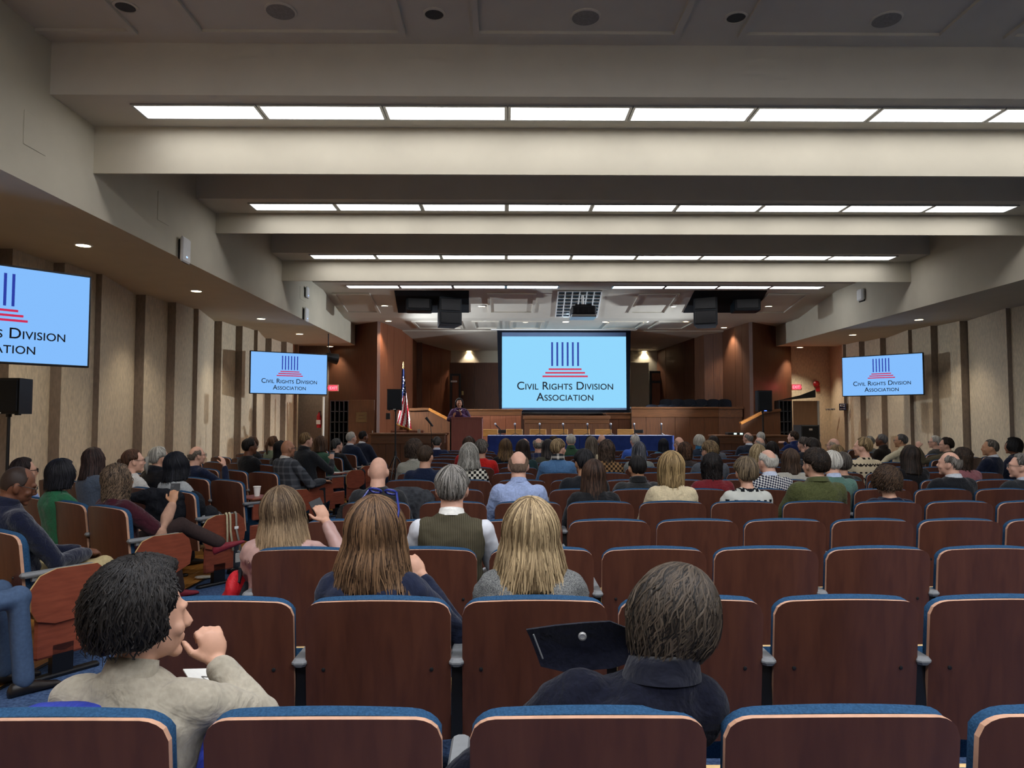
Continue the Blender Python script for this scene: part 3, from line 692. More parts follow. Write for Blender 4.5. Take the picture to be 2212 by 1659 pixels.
for (u, v) in ((.3, .14), (.55, .2), (.35, .24), (.65, .29), (.42, .33), (.75, .36), (.3, .37), (.55, .4), (.8, .27), (.7, .18), (.4, .18), (.6, .34)):
    c = fpt(u, v) + Vector((0, -.012, 0)); pts = []
    for a in range(10):
        r_ = .024 if a % 2 == 0 else .01; an = math.pi / 2 + a * math.pi / 5; pts.append(c + Vector((r_ * math.cos(an), 0, r_ * math.sin(an))))
    m = MB(); m.prism(pts, (0, .004, 0)); m.build('star', FW, t)
mb = MB(); mb.tube([fpt(i / 16, 1.0) + Vector((0, 0, -.01)) for i in range(17)], .018, 6); mb.build('gold_fringe', mat('gold_fringe', '#b98b3a', .7, .3), t)

# ------------------------------------------------------------------ signs and corner equipment
def exit_sign(px, py, Y, label, arrow):
    p = at(px, py, Y); t = thing('exit_sign', label, 'sign', (p.x, Y, p.z))
    MB().rbox(-.155, .155, 0, .05, -.095, .095, .008).build('housing', mat('sign_steel', '#a99c8c', .5, .3), t)
    MB().box(-.125, .125, -.004, 0, -.07, .07).build('face', emat('exit_red_panel', '#f0445a', 1.1), t)
    cu = bpy.data.curves.new('lettering', 'FONT'); cu.body = 'EXIT'; cu.size = .11; cu.align_x = 'CENTER'; cu.materials.append(emat('exit_text', '#ff9aa0', 1.2)); cu.offset = .001
    o = link('lettering', cu, t); o.location = (arrow * -.02, -.006, -.038); o.rotation_euler = (math.pi / 2, 0, 0)
    m = MB(); m.prism([(arrow * .16, -.006, 0), (arrow * .125, -.006, .03), (arrow * .125, -.006, -.03)], (0, .003, 0)); m.build('arrow', emat('exit_red_panel', '#f0445a', 1.1), t)
    ld = bpy.data.lights.new('exit_glow', 'POINT'); ld.energy = 2.2; ld.color = (1, .08, .1); ld.shadow_soft_size = .06
    lo = bpy.data.objects.new('lamp', ld); COL.objects.link(lo); lo.parent = t; lo.location = (-arrow * .1, -.25, 0)
exit_sign(719, 838, 20.3, 'small lit red exit sign left of the stage, below the far left television', -1)
exit_sign(1721, 836, 21.6, 'small lit red exit sign right of the stage', 1)
MB().tube([(0, 0, 0), (0, 0, .01)], .01, 6)
def placed(name, px0, px1, py0, py1, Y, dpt, m, label, cat, zfloor=None):
    a, b_ = at(px0, py0, Y), at(px1, py1, Y); zb = b_.z if zfloor is None else zfloor
    t = thing(name, label, cat, ((a.x + b_.x) / 2, Y, zb)); return t, (b_.x - a.x) / 2, a.z - zb
# open wooden door with a plaque, dark shelves beside it (left)
t, hw, H = placed('open_door', 753, 808, 864, 978, 20.0, .05, WOODH, 'open wooden door leaf with an engraved plaque left of the stage', 'door', .0)
MB().rbox(-hw, hw, 0, .05, 0, H, .005).build('leaf', WOODH, t)
pq = part(MB().rbox(-.15, .15, -.012, 0, H - .62, H - .34, .004).build('plaque', mat('olive_brass', '#6a5230', .5, .4), t), 'engraved plaque')
for z_ in (.43, .52): MB().box(-.08, .08, -.016, -.012, H - z_ - .01, H - z_ + .01).build('engraving', WOODD, pq)
MB().tube([(hw - .04, -.05, 1.0), (hw - .04, -.05, 1.25)], .012, 8).build('pull_handle', ALU, t)
t, hw, H = placed('rack_shelf', 714, 751, 866, 980, 20.3, .4, BLACK, 'tall dark wire rack left of the open wooden door', 'shelf', .0)
MB().box(-hw, hw, .38, .4, 0, H).build('back_panel', BLACK, t)
for i in range(5): MB().box(-hw + i * hw / 2 - .012, -hw + i * hw / 2 + .012, 0, .38, 0, H).build('upright', DKGREY, t)
for i in range(8): MB().box(-hw, hw, 0, .38, H * i / 7 - .01, H * i / 7 + .012).build('rack_level', DKGREY, t)
t, hw, H = placed('rack_shelf', 1684, 1712, 866, 980, 20.4, .4, BLACK, 'tall dark wire rack right of the stage, beside the tan door', 'shelf', .0)
MB().box(-hw, hw, .38, .4, 0, H).build('back_panel', BLACK, t)
for i in range(4): MB().box(-hw + i * hw * 2 / 3 - .012, -hw + i * hw * 2 / 3 + .012, 0, .38, 0, H).build('upright', DKGREY, t)
for i in range(8): MB().box(-hw, hw, 0, .38, H * i / 7 - .01, H * i / 7 + .012).build('rack_level', DKGREY, t)
t, hw, H = placed('open_door', 1714, 1772, 866, 980, 20.2, .05, WOODH, 'open tan door leaf with a metal edge right of the stage', 'door', .0)
MB().rbox(-hw, hw - .06, 0, .05, 0, H, .005).build('leaf', mat('tan_door', '#6f5138', .6, .3, color2='#7d5d42', scale=6, stretch=(5, 5, .4), kind='wood'), t)
MB().box(hw - .06, hw, -.01, .06, 0, H).build('metal_edge', ALU, t); MB().ell((hw - .03, -.03, 1.12), (.035, .035, .035), 10, 6).build('door_knob', ALU, t)
MB().prism([(-hw - .5, 0, H), (hw - .1, 0, H + .1), (hw - .1, 0, H + .32), (-hw + .2, 0, H + .16)], (0, .03, 0)).build('closer_arm', BLACK, t)
t, hw, H = placed('road_case', 1730, 1771, 918, 980, 18.3, .5, BLACK, 'black flight case standing before the tan door on the right', 'case', .0)
MB().rbox(-hw, hw, 0, .5, .02, H, .03).build('case_body', BLACK, t)
MB().rbox(-.03, .06, -.006, 0, H - .14, H - .09, .003).build('sticker', mat('sticker_white', '#d8c8b8', .6, .2), t)
for sx in (-1, 1):
    MB().rbox(sx * (hw - .015) - .016, sx * (hw - .015) + .016, -.008, .5, .02, H, .004).build('edge_trim', DKGREY, t)
    MB().rbox(sx * hw * .5 - .04, sx * hw * .5 + .04, -.01, 0, H * .55, H * .55 + .06, .004).build('latch', DKGREY, t)
# pipe, extinguisher and spotlight by the left television
p = at(699, 857, 19.6); pb = at(699, 945, 19.6)
t = tag(MB().tube([(0, 0, 0), (0, 0, p.z)], .03, 10).build('white_pole', WHITE, None, (p.x, 19.6, 0)), 'thin white pole by the dark doorway under the far left television', 'pole')
p = at(689, 905, 20.6); t = thing('fire_extinguisher', 'small red fire extinguisher on the wall below the far left television', 'extinguisher', (p.x, 20.6, p.z - .25))
MB().lathe([(.06, 0), (.065, .02), (.065, .34), (.03, .4), (.02, .44)], seg=14).build('cylinder', mat('extinguisher_red', '#b3202a', .35, .5), t); MB().tube([(0, 0, .44), (.04, -.03, .47), (.06, -.05, .3)], .012, 6).build('hose', BLACK, t)
MB().box(-.06, .06, -.07, -.062, .1, .22).build('label_plate', WHITE, t); MB().box(-.05, .05, .05, .12, .05, .35).build('wall_bracket', BLACKM, t)
p = at(719, 774, 18.3); t = thing('stage_spotlight', 'black spotlight lamp at the right end of the far left television', 'spotlight', p, math.radians(-60))
MB().lathe([(.1, -.2), (.12, -.05), (.14, .12), (.12, .12)], (0, 0, 0), 16, (0, 1, -.15)).build('housing', BLACK, t); MB().lathe([(.12, .11), (.11, .125)], (0, 0, 0), 16, (0, 1, -.15)).build('lens', emat('spot_lens', '#e6ecff', 2.0), t)
MB().tube([(0, -.05, .1), (0, -.12, .25), (0, -.12, ZS - p.z + .02)], .015, 6).build('yoke', BLACKM, t)
def aim(par, loc, target, energy, size, col):
    ld = bpy.data.lights.new('stage_lamp', 'SPOT'); ld.energy = energy; ld.color = col; ld.spot_size = math.radians(size); ld.spot_blend = .5; ld.shadow_soft_size = .07
    lo = bpy.data.objects.new('lamp', ld); COL.objects.link(lo); lo.location = loc
    lo.rotation_euler = (Vector(target) - Vector(loc)).to_track_quat('-Z', 'Y').to_euler()
aim(t, (p.x + .2, p.y + .1, p.z), (4.5, 22, 2.2), STAGE_W * .35, 90, (.82, .9, 1))
t = thing('stage_spotlight', 'black spotlight lamp hidden behind the right television', 'spotlight', (9.45, 17.9, 2.62), math.radians(60))
MB().lathe([(.1, -.2), (.12, -.05), (.14, .12), (.12, .12)], (0, 0, 0), 16, (0, 1, -.05)).build('housing', BLACK, t); MB().lathe([(.12, .11), (.11, .125)], (0, 0, 0), 16, (0, 1, -.05)).build('lens', emat('spot_lens', '#e6ecff', 2.0), t)
MB().tube([(0, -.1, .1), (.55, -.6, .1)], .015, 6).build('yoke', BLACKM, t)
aim(t, (9.2, 18.05, 2.62), (-3.0, 20.5, 2.1), STAGE_W, 58, (.82, .9, 1))
# right wall: room number, alarm, hooks
yw = 20.75; p = at(1821, 879, yw); xw = WR - .03
def onwall_r(px, py): d = ray(px, py); tt = xw / d.x; return Vector((xw, d.y * tt, EYE + d.z * tt))
p = onwall_r(1821, 879); t = thing('room_sign', 'small navy room number sign on the right wall below the television', 'sign', p, -math.pi / 2 + .35)
MB().rbox(-.13, .13, -.02, 0, -.1, .1, .004).build('plate', mat('sign_navy', '#1d2742', .5, .3), t)
cu = bpy.data.curves.new('lettering', 'FONT'); cu.body = '412'; cu.size = .12; cu.align_x = 'CENTER'; cu.materials.append(WHITE); o = link('lettering', cu, t); o.location = (0, -.024, .0); o.rotation_euler = (math.pi / 2, 0, 0)
MB().box(-.09, .09, -.024, -.02, -.06, -.05).build('ruled_line', WHITE, t)
p = at(1763, 832, 22.35); t = thing('fire_alarm', 'round red fire alarm bell on the wall right of the exit sign', 'alarm', p)
MB().lathe([(.1, 0), (.1, .03), (.05, .07)], (0, 0, .04), 16, (0, -1, 0)).build('bell', mat('extinguisher_red', '#b3202a'), t); MB().rbox(.0, .12, 0, .04, -.2, -.02, .01).build('call_box', mat('extinguisher_red', '#b3202a'), t)
p = onwall_r(1795, 886); t = thing('coat_hook', 'small metal hooks on the right wall beside the room number sign', 'hook', p, -math.pi / 2 + .35)
for s_ in (-.12, 0, .12): MB().tube([(s_, 0, .03), (s_, -.06, .0), (s_, -.08, .05)], .012, 6).build('hook_prong', ALU, t)
MB().rbox(-.16, .16, -.02, 0, .0, .05, .004).build('hook_plate', ALU, t)
p = at(889, 901, 20.6); t = tag(MB().rbox(-.09, .09, 0, .04, -.09, .09, .006).build('wall_monitor_panel', BLACK, None, at(836, 899, 20.9)), 'small black square panel on the walnut wall behind the loudspeaker', 'panel')
# ------------------------------------------------------------------ audience data
RY = lambda n: 1.66 + 1.055 * n          # depth of the seat backs of middle row n
SK = {'l': '#c99a80', 'p': '#d8a890', 'm': '#a8765a', 'd': '#6b432f', 'k': '#4e3023', 't': '#b98866'}
# key: px,py head top | row n (or depth) | body yaw | head yaw, pitch, roll | skin | hair | top | label | extras
PEOPLE = []
def P(px, py, row, hair, top, label, yaw=0, hy=None, hp=0, hr=0, skin='l', sex='m', lvl=None, **kw):
    Yh = RY(row) + .22 if row < 20 else row - 100.0
    PEOPLE.append(dict(px=px, py=py, Y=Yh, yaw=yaw, hy=yaw if hy is None else hy, hp=hp, hr=hr, skin=skin, hair=hair, top=top, label=label, sex=sex,
                       lvl=lvl if lvl is not None else (0 if Yh < 4.2 else 1 if Yh < 6.6 else 2 if Yh < 9.6 else 3), **kw))
D = lambda y: 100.0 + y
BRN, DBR, BLK_, GRY, WHT, BLD, SLV = ('#2a1c14', '#6a4a34'), ('#1a1310', '#46342a'), ('#0b0b0d', '#2b2a2c'), ('#3c3833', '#8d8880'), ('#9a968c', '#d8d4c8'), ('#5d4526', '#c8a468'), ('#5c5a56', '#b4b0a8')
# --- middle block, nearest rows
P(322, 1216, 0, ('bob', dict(th=.044, len=.03, face=96, curl=.3, flare=-.4), ('#0b0909', '#2a2623')), ('plain', '#9d9584', dict(coll='turtle', cc='#9d9584')), 'person in a beige sweater, fist at the chin, seated nearest on the left', hy=50, hp=3, hr=-2, sex='f', yaw=6,
  ly=-.04, RE=('p', 566, 1545, 1.98), RW=('p', 468, 1432, 2.02), hand_r=dict(d=(-.3, .05, .95), n=(-.65, .75, -.1), curl=1.6), vox=.006)
P(1452, 1219, 0, ('bob', dict(th=.034, len=.075, face=72, flare=-.75, wave=1), ('#120f0c', '#574b3e')), ('wool', '#11131f', dict(coll='stand', bulk=.022)), 'person in a dark navy wool coat slumped sideways, collar flap standing off', hy=14, hp=24, hr=20, sex='f', yaw=4, ly=-.02, lx=.29)
P(812, 1079, 1, ('long', dict(th=.036, len=.19, flare=.38, face=70), ('#241810', '#8a6a4c')), ('plain', '#1c2236', dict(coll='crew')), 'person in a navy sweater with blue sunglasses pushed up, hand at the chin', sex='f', hy=14, hr=4, ly=-.02,
  RE=('p', 992, 1375, 3.0), RW=('p', 912, 1245, 3.08), hand_r=dict(d=(-.5, .1, .7), n=(-.5, .85, 0), curl=1.3), sung=True, vox=.006)
P(1146, 1082, 1, ('long', dict(th=.034, len=.18, flare=.36, face=70), ('#4e3d28', '#c9b086')), ('tweed', '#34363a', dict(coll='none', bulk=.016, c2='#8b8c88')), 'person in a grey tweed jacket in the second row from the camera', sex='f')
P(612, 1056, 2, ('long', dict(th=.032, len=.20, flare=.3, face=75, ombre=1), ('#3a2c20', '#b89c78')), ('floral', '#b08d84', dict(coll='none', c2='#6a4446')), 'person in a pink satin blouse holding a phone up to one eye', sex='f', hy=10, hr=-2,
  RE=(.33, .10, .26), RW=(.17, .22, .51), hand_r=dict(d=(-.45, .1, .85), n=(-.5, .85, 0), curl=1.0), vox=.006)
P(977, 1008, 2, ('short', dict(th=.016, nape=.02), ('#26241f', '#97928a')), ('vest', '#3b3729', dict(coll='shirt', cc='#dcdad2', c2='#544e3e')), 'person in an olive striped waistcoat over a white shirt', skin='p')
P(818, 990, 4, ('bald', {}, BRN), ('plain', '#2a2b2d', dict(coll='crew')), 'person in a charcoal sweater seated left of the draped grey jacket', skin='p', hp=4)
P(1120, 977, 4, ('fringe', dict(th=.004), ('#5a483a', '#8a7462')), ('plain', '#9fb0d6', dict(coll='shirt', cc='#9aaad0', yoke=True)), 'person in a light blue shirt facing the stage, middle block', skin='p')
P(1282, 995, 4, ('long', dict(th=.02, len=.2, flare=.1, face=75), ('#1d1512', '#5a4233')), ('plain', '#1b1c1e', dict(coll='none', bulk=.014)), 'person in a black jacket between the light blue shirt and the cream sweater', sex='f')
P(1449, 978, 4, ('bob', dict(th=.03, len=.13, face=75), ('#4a3a24', '#c2a472')), ('plain', '#cdbd9a', dict(coll='crew')), 'person in a plain cream sweater facing the stage', sex='f')
P(1610, 988, 4, ('short', dict(th=.03, nape=.05), ('#1d1712', '#8d7a5f')), ('nordic', '#c3c4bb', dict(coll='crew', c2='#17181c')), 'person in a pale grey sweater with black knit patterns', sex='f')
P(1758, 970, 4, ('short', dict(th=.03, nape=.02, curl=.3), ('#120e0c', '#3a2d22')), ('wool', '#4c5030', dict(coll='jacket', bulk=.018)), 'person in an olive green blazer and glasses', hy=-22, glasses=1)
P(1913, 1007, 4, ('curly', dict(th=.035, len=.04), ('#1b1410', '#5f4936')), ('plain', '#11152a', dict(coll='crew')), 'person in a navy top, rightmost in the row of the olive blazer', sex='f', hy=-12, hp=3)
# --- row 5
P(1260, 972, 5, ('short', dict(th=.024, nape=.02), BLK_), ('plain', '#1c1f24', dict(coll='crew', bulk=.014)), 'person in a black jacket just left behind the black-jacketed person', skin='t', hy=-15)
P(1376, 986, 5, ('short', dict(th=.008, nape=.02), ('#0c0b0c', '#26221f')), ('fleece', '#2c2d2d', dict(coll='high', cc='#1b1c1d', bulk=.016)), 'person in a charcoal fleece with a high collar', skin='t', hy=-6)
P(1537, 980, 5, ('curly', dict(th=.02, len=.13, locs=1), ('#0c0a0b', '#26201e')), ('plain', '#6e2026', dict(coll='crew')), 'person in a dark red top between the cream and patterned sweaters', sex='f', skin='d')
P(1657, 972, 5, ('fringe', dict(th=.01, top=.35), ('#a8a49a', '#d0ccc0')), ('dots', '#23263c', dict(coll='shirt', cc='#c8d2e4', c2='#c9c9c4')), 'person in a navy and white dotted cardigan over a blue shirt', skin='p', hy=-22)
P(1795, 975, 5, ('short', dict(th=.012, nape=.02), WHT), ('plain', '#56766a', dict(coll='shirt', cc='#b9c6e0')), 'person in a sage green sweater beside the olive blazer', skin='p', hy=-10)
P(2050, 977, 5, ('fringe', dict(th=.01, top=.5), ('#45403a', '#8c857b')), ('plain', '#17191d', dict(coll='shirt', cc='#c8ccd0', bulk=.018)), 'person in a black blazer looking left, right side of the middle block', skin='p', hy=-50, yaw=-6)
P(2203, 982, 5, ('short', dict(th=.016, nape=.02), GRY), ('plain', '#222528', dict(coll='shirt', cc='#b8c0cc', bulk=.018)), 'person in a charcoal jacket and glasses cut by the right edge', skin='p', hy=-62, yaw=-10, glasses=1)
# --- rows 6 to 8
P(920, 964, 6, ('short', dict(th=.012, nape=.015), ('#2b2017', '#4d3c2d')), ('plain', '#131d35', dict(coll='crew')), 'person in a navy sweater just beyond the draped grey jacket', hy=14)
P(1013, 959, 6, ('long', dict(th=.03, len=.13, flare=.3, face=75, wave=1), ('#5a5850', '#b8b4aa')), ('hound', '#d4d0c0', dict(coll='none', c2='#141414')), 'person in a black and white houndstooth jacket', sex='f')
P(1707, 971, 6, ('long', dict(th=.018, len=.14, flare=.1, face=75), ('#2e221a', '#5f4a3a')), ('plain', '#a9a69a', dict(coll='crew')), 'person in a pale grey top behind the navy and white cardigan', sex='f')
P(1818, 978, 6, ('short', dict(th=.028, nape=.05), ('#1f1b18', '#6d655c')), ('plain', '#30342f', dict(coll='crew')), 'person in a dark grey top half hidden right of the sage sweater', sex='f')
P(1963, 964, 6.6, ('long', dict(th=.025, len=.2, flare=.25, face=65), ('#15110e', '#43342a')), ('plain', '#151416', dict(coll='none')), 'person in a black lace top looking left on the right side', sex='f', hy=-38)
P(2076, 968, 6.6, ('curly', dict(th=.03, len=.14), ('#1d1712', '#4c3b2d')), ('plain', '#8c5a5e', dict(coll='none')), 'person in a dusty pink top behind the black blazer on the right', sex='f', hy=-25)
P(895, 949, 7, ('curly', dict(th=.045, len=.06), ('#1e1712', '#57463a')), ('plain', '#8d8c80', dict(coll='shirt', cc='#c8c4b8')), 'person in a grey sweater over a cream shirt, left of centre', sex='f')
P(1207, 949, 7, ('short', dict(th=.018, nape=.012), ('#3d2e1d', '#b39a72')), ('plain', '#4f749c', dict(coll='scarf', cc='#2a2c30')), 'person in a blue sweater and plaid scarf looking right', hy=42, skin='p')
P(1310, 951, 7, ('curly', dict(th=.03, len=.17), ('#14100e', '#5e4c3e')), ('hound', '#8c6c48', dict(coll='none', c2='#2a2018')), 'person in a brown and black patterned top, middle block', sex='f')
P(1531, 953, 7, ('short', dict(th=.026, nape=.015, curl=.4), ('#3f301f', '#a08660')), ('plain', '#4e5258', dict(coll='crew')), 'person in a mid-grey sweater and glasses behind the dark red top', hy=-25, glasses=1)
P(1862, 946, 7, ('short', dict(th=.018, nape=.012), ('#4a3a26', '#a88f66')), ('nordic', '#c4b597', dict(coll='crew', c2='#2a2420')), 'person in a cream sweater with brown patterns looking left', hy=-52, skin='p', yaw=-8)
P(1636, 961, 7, ('long', dict(th=.02, len=.14, flare=.1, face=75), ('#6a583c', '#c0ac84')), ('plain', '#4a5868', dict(coll='none')), 'person in a slate blue top left of the dotted cardigan', sex='f')
P(1752, 947, 7.5, ('short', dict(th=.022, nape=.02), ('#16120f', '#4c4036')), ('plain', '#2b2d30', dict(coll='crew')), 'person in a dark grey sweater and glasses beyond the olive blazer', hy=-28, glasses=1, skin='p')
P(1380, 956, 8, ('long', dict(th=.02, len=.17, flare=.12, face=75), ('#24252a', '#8c8d92')), ('plain', '#7d817c', dict(coll='none')), 'person in a light grey top beyond the charcoal fleece', sex='f')
P(1479, 956, 8, ('curly', dict(th=.025, len=.1), ('#261b14', '#6a4c38')), ('plain', '#3c3432', dict(coll='none')), 'person in a dark brown top beyond the cream sweater', sex='f')
P(1040, 951, 8, ('short', dict(th=.024, nape=.03, curl=.5), ('#3c3833', '#8d857b')), ('plain', '#c0231e', dict(coll='crew')), 'person in a bright red sweater right of the houndstooth jacket', hy=8)
P(1092, 949, 9, ('long', dict(th=.025, len=.19, flare=.25, face=75, wave=1, ombre=1), ('#3a2a1c', '#a98a5e')), ('plain', '#17181a', dict(coll='none')), 'person in black just right of the bright red sweater', sex='f')
P(1129, 951, 8, ('long', dict(th=.02, len=.22, flare=.3, face=75), ('#1c1613', '#4d3d33')), ('plain', '#1f3637', dict(coll='none')), 'person in a dark teal top beyond the light blue shirt', sex='f')
P(1806, 963, 8, ('bob', dict(th=.025, len=.1, face=75), ('#4f3f2a', '#b8996a')), ('plain', '#50514c', dict(coll='none')), 'person in a grey-green top below the glasses-wearer looking left', sex='f')
# --- rows 9 to 13
P(1013, 944, 9, ('long', dict(th=.02, len=.12, flare=.1, face=75), ('#2b2018', '#5d493a')), ('plain', '#b02723', dict(coll='none')), 'person in a dark red top beyond the houndstooth jacket', sex='f')
P(1184, 950, 9, ('long', dict(th=.02, len=.16, flare=.12, face=75, ombre=1), ('#15151a', '#6b625c')), ('wool', '#4c4c40', dict(coll='none')), 'person in a grey-green wool jacket left of the plaid scarf', sex='f')
P(1278, 945, 9, ('long', dict(th=.02, len=.18, flare=.1, face=75), ('#3a3128', '#8f8272')), ('plain', '#b8ab8c', dict(coll='none')), 'person in a beige top beyond the black jackets, middle block', sex='f')
P(1667, 955, 9, ('long', dict(th=.02, len=.18, flare=.15, face=75), ('#15110f', '#3b3029')), ('plain', '#23242a', dict(coll='none')), 'person in a blue-black top beyond the pale grey top', sex='f')
P(1800, 948, 9, ('fringe', dict(th=.005), ('#8a7a68', '#b0a494')), ('plain', '#3c3a40', dict(coll='shirt', cc='#a8a8a8')), 'person in a dark jacket, grey collar and glasses looking left', hy=-42, skin='p', glasses=1)
P(1735, 945, 10, ('short', dict(th=.018, nape=.02), ('#2c2620', '#6a6058')), ('plain', '#23252a', dict(coll='crew')), 'person in a black sweater and glasses near the flight case', hy=-30, skin='p', glasses=1)
P(1133, 948, 11, ('fringe', dict(th=.004), ('#8a7462', '#a89684')), ('plain', '#3e4048', dict(coll='shirt', cc='#b0b4bc')), 'person in a grey jacket mostly hidden beyond the dark teal top', skin='p')
P(1163, 946, 10, ('fringe', dict(th=.02, top=.4, bun=1), ('#5c554c', '#b0a898')), ('plaid', '#2b3350', dict(coll='none', c2='#5a5a60')), 'person in a dark blue plaid shirt below the blue table', skin='p')
P(1540, 943, 10, ('long', dict(th=.02, len=.2, flare=.12, face=75), ('#16120f', '#3e322b')), ('plain', '#5a5c62', dict(coll='none')), 'person in a medium grey top left of the right oak desk', sex='f', hy=-10)
P(1196, 943, 12, ('short', dict(th=.02, nape=.02), DBR), ('plain', '#26262a', dict(coll='crew')), 'person in a near-black sweater half hidden by the plaid scarf wearer')
P(1233, 939, 11, ('short', dict(th=.014, nape=.02), WHT), ('plain', '#34503a', dict(coll='high', cc='#34503a')), 'person in a green jacket below the blue table', skin='p')
P(1371, 940, 11, ('short', dict(th=.008, nape=.015), ('#a8a49c', '#cfcac0')), ('plain', '#3f62b8', dict(coll='shirt', cc='#4a6cc0')), 'person in a royal blue shirt and glasses below the blue table', skin='p', hy=-8, glasses=1)
P(1466, 945, 10, ('fringe', dict(th=.003), ('#9a7c6a', '#b09684')), ('plain', '#5a5c62', dict(coll='crew')), "person in a grey sweater and glasses at the blue table's right end", skin='p', hy=-22, glasses=1)
P(1509, 940, 11, ('bob', dict(th=.022, len=.05, face=65), ('#9a968a', '#d0ccbc')), ('plain', '#2b3442', dict(coll='scarf', cc='#2f6a92')), 'person in a teal scarf and dark coat beyond the right table end', sex='f', hy=-30, skin='p')
P(1640, 946, 11, ('fringe', dict(th=.004), ('#8a8278', '#b0a8a0')), ('plain', '#4a5058', dict(coll='shirt', cc='#a8acb4')), 'person in a grey jacket and glasses before two people in suits', skin='p', hy=-35, glasses=1)
P(944, 944, 12, ('short', dict(th=.014, nape=.015), ('#1d1b1a', '#6a6660')), ('plain', '#1c2340', dict(coll='shirt', cc='#c8ccd8', bulk=.016)), 'person in a navy suit in front of the left oak desk', skin='p')
P(1275, 942, 13, ('short', dict(th=.02, nape=.02), BLK_), ('plain', '#1b1b20', dict(coll='crew')), 'person in black barely visible below the middle of the blue table')
P(1300, 940, 12, ('bald', {}, BRN), ('plain', '#54565c', dict(coll='crew')), 'person in a mid-grey sweater centred below the blue table', skin='p')
P(1433, 948, 12, ('long', dict(th=.02, len=.16, flare=.12, face=75), ('#0c0d12', '#30323a')), ('plain', '#4a7486', dict(coll='none')), 'person in a grey-blue top below the right part of the blue table', sex='f')
P(1615, 935, 12, ('fringe', dict(th=.006, top=.6), ('#6a665e', '#a49f96')), ('plain', '#2a2f3c', dict(coll='shirt', cc='#d0d4dc', bulk=.016)), 'person in a dark suit looking left before the right oak desk', hy=-38, skin='p')
P(1643, 934, 13, ('short', dict(th=.01, nape=.015), WHT), ('plain', '#3a3d44', dict(coll='shirt', cc='#c0c4cc')), 'person in a dark grey suit in the front row by the right desk', skin='p')
P(1712, 932, 13, ('short', dict(th=.024, nape=.02), ('#241a13', '#5c4735')), ('plain', '#1d2a58', dict(coll='high', cc='#1d2a58', bulk=.02)), 'person in a blue jacket leaning with both hands at the face', hy=-55, skin='p', yaw=-25,
  RE=(.2, .2, .42), RW=(.06, .25, .60), LE=(-.3, .12, .30), LW=(-.14, .26, .52))
# --- right block, turned towards the stage
P(1876, 943, D(15.6), ('short', dict(th=.014, nape=.02), SLV), ('plain', '#6a6c68', dict(coll='crew')), 'person in a grey sweater half hidden beyond the cream patterned sweater', yaw=-33, hy=-40, skin='p')
P(1903, 939, D(14.0), ('short', dict(th=.012, nape=.015), ('#4c4a48', '#86827e')), ('wool', '#2c2620', dict(coll='high', cc='#2c2620')), 'person in a dark brown jacket and dark glasses, right block', yaw=-33, hy=-45, skin='d', glasses=1)
P(1945, 939, D(12.9), ('short', dict(th=.01, nape=.015), ('#3a3836', '#7a7672')), ('plain', '#c9bf9f', dict(coll='turtle', cc='#c9bf9f')), 'person in a plain cream sweater stretching an arm along the seats', yaw=-33, hy=-52, skin='t', glasses=1, LE=(-.38, -.02, .42), LW=(-.55, .10, .20), hand_l=dict(d=(-.8, .2, -.3), n=(0, 0, -1), curl=.5))
P(2018, 942, D(14.2), ('short', dict(th=.022, nape=.03), WHT), ('plain', '#4a4844', dict(coll='crew')), 'person in a dark grey sweater and dark glasses, hand at the mouth', yaw=-33, hy=-60, skin='p', glasses=2, RE=(.24, .22, .2), RW=(.06, .26, .50))
P(2042, 946, D(12.4), ('short', dict(th=.024, nape=.015), ('#171210', '#47382d')), ('wool', '#5c5340', dict(coll='jacket', bulk=.018)), 'person in a tan jacket and glasses with one arm raised', yaw=-33, hy=-66, skin='p', glasses=1, LE=(-.34, .16, .38), LW=(-.42, .20, .62), hand_l=dict(d=(.1, .0, 1), n=(1, .2, 0), curl=1.3))
P(2137, 951, D(10.6), ('short', dict(th=.01, nape=.015), ('#3c372f', '#8a8276')), ('plain', '#151b2e', dict(coll='shirt', cc='#d4d6da', bulk=.018)), 'person in a navy suit jacket and white shirt in profile, right block', yaw=-33, hy=-68, skin='t')
P(2186, 947, D(11.0), ('bob', dict(th=.035, len=.05, face=60), ('#0a090a', '#26221f')), ('plain', '#1d2233', dict(coll='shirt', cc='#1d2233', bulk=.016)), 'person in a navy jacket near the right edge, beside the suit jacket', yaw=-33, hy=-62, skin='m', sex='f')
# --- left block, turned towards the stage
P(42, 1008, D(4.72), ('buzz', dict(th=.003), ('#2a1f1a', '#4a3a30')), ('fleece', '#161a2c', dict(coll='high', cc='#161a2c', bulk=.014)), 'person in a navy pullover, khaki trousers and glasses looking down', yaw=36, hy=58, hp=20, skin='d', glasses=1, legs='khaki', lvl=1,
  RE=(.27, .10, .20), RW=(.12, .36, .20), LE=(-.25, .1, .2), LW=(-.02, .38, .2), hand_r=dict(d=(-.6, .8, -.1), n=(-.3, 0, -1), curl=1.0), hand_l=dict(d=(.5, .8, -.1), n=(.3, 0, -1), curl=1.0), vox=.007)
P(-215, 925, D(3.8), ('short', dict(th=.02, nape=.02), DBR), ('plain', '#33373f', dict(coll='crew')), 'person in blue jeans cut off by the left edge', yaw=36, hy=36, legs='jeans', lvl=2)
P(55, 990, D(6.9), ('short', dict(th=.025, nape=.03, bun=1), ('#120d0d', '#352a28')), ('plain', '#8da4d0', dict(coll='shirt', cc='#9aaed6')), 'person in a light blue shirt and black-rimmed glasses, left block', yaw=33, hy=50, sex='f', glasses=2, lvl=2)
P(137, 994, D(6.2), ('bob', dict(th=.03, len=.1, face=70), ('#090a0e', '#26262c')), ('plain', '#256040', dict(coll='crew')), 'person in a green sweater in the left block', yaw=33, hy=38, hp=6, sex='f', lvl=1)
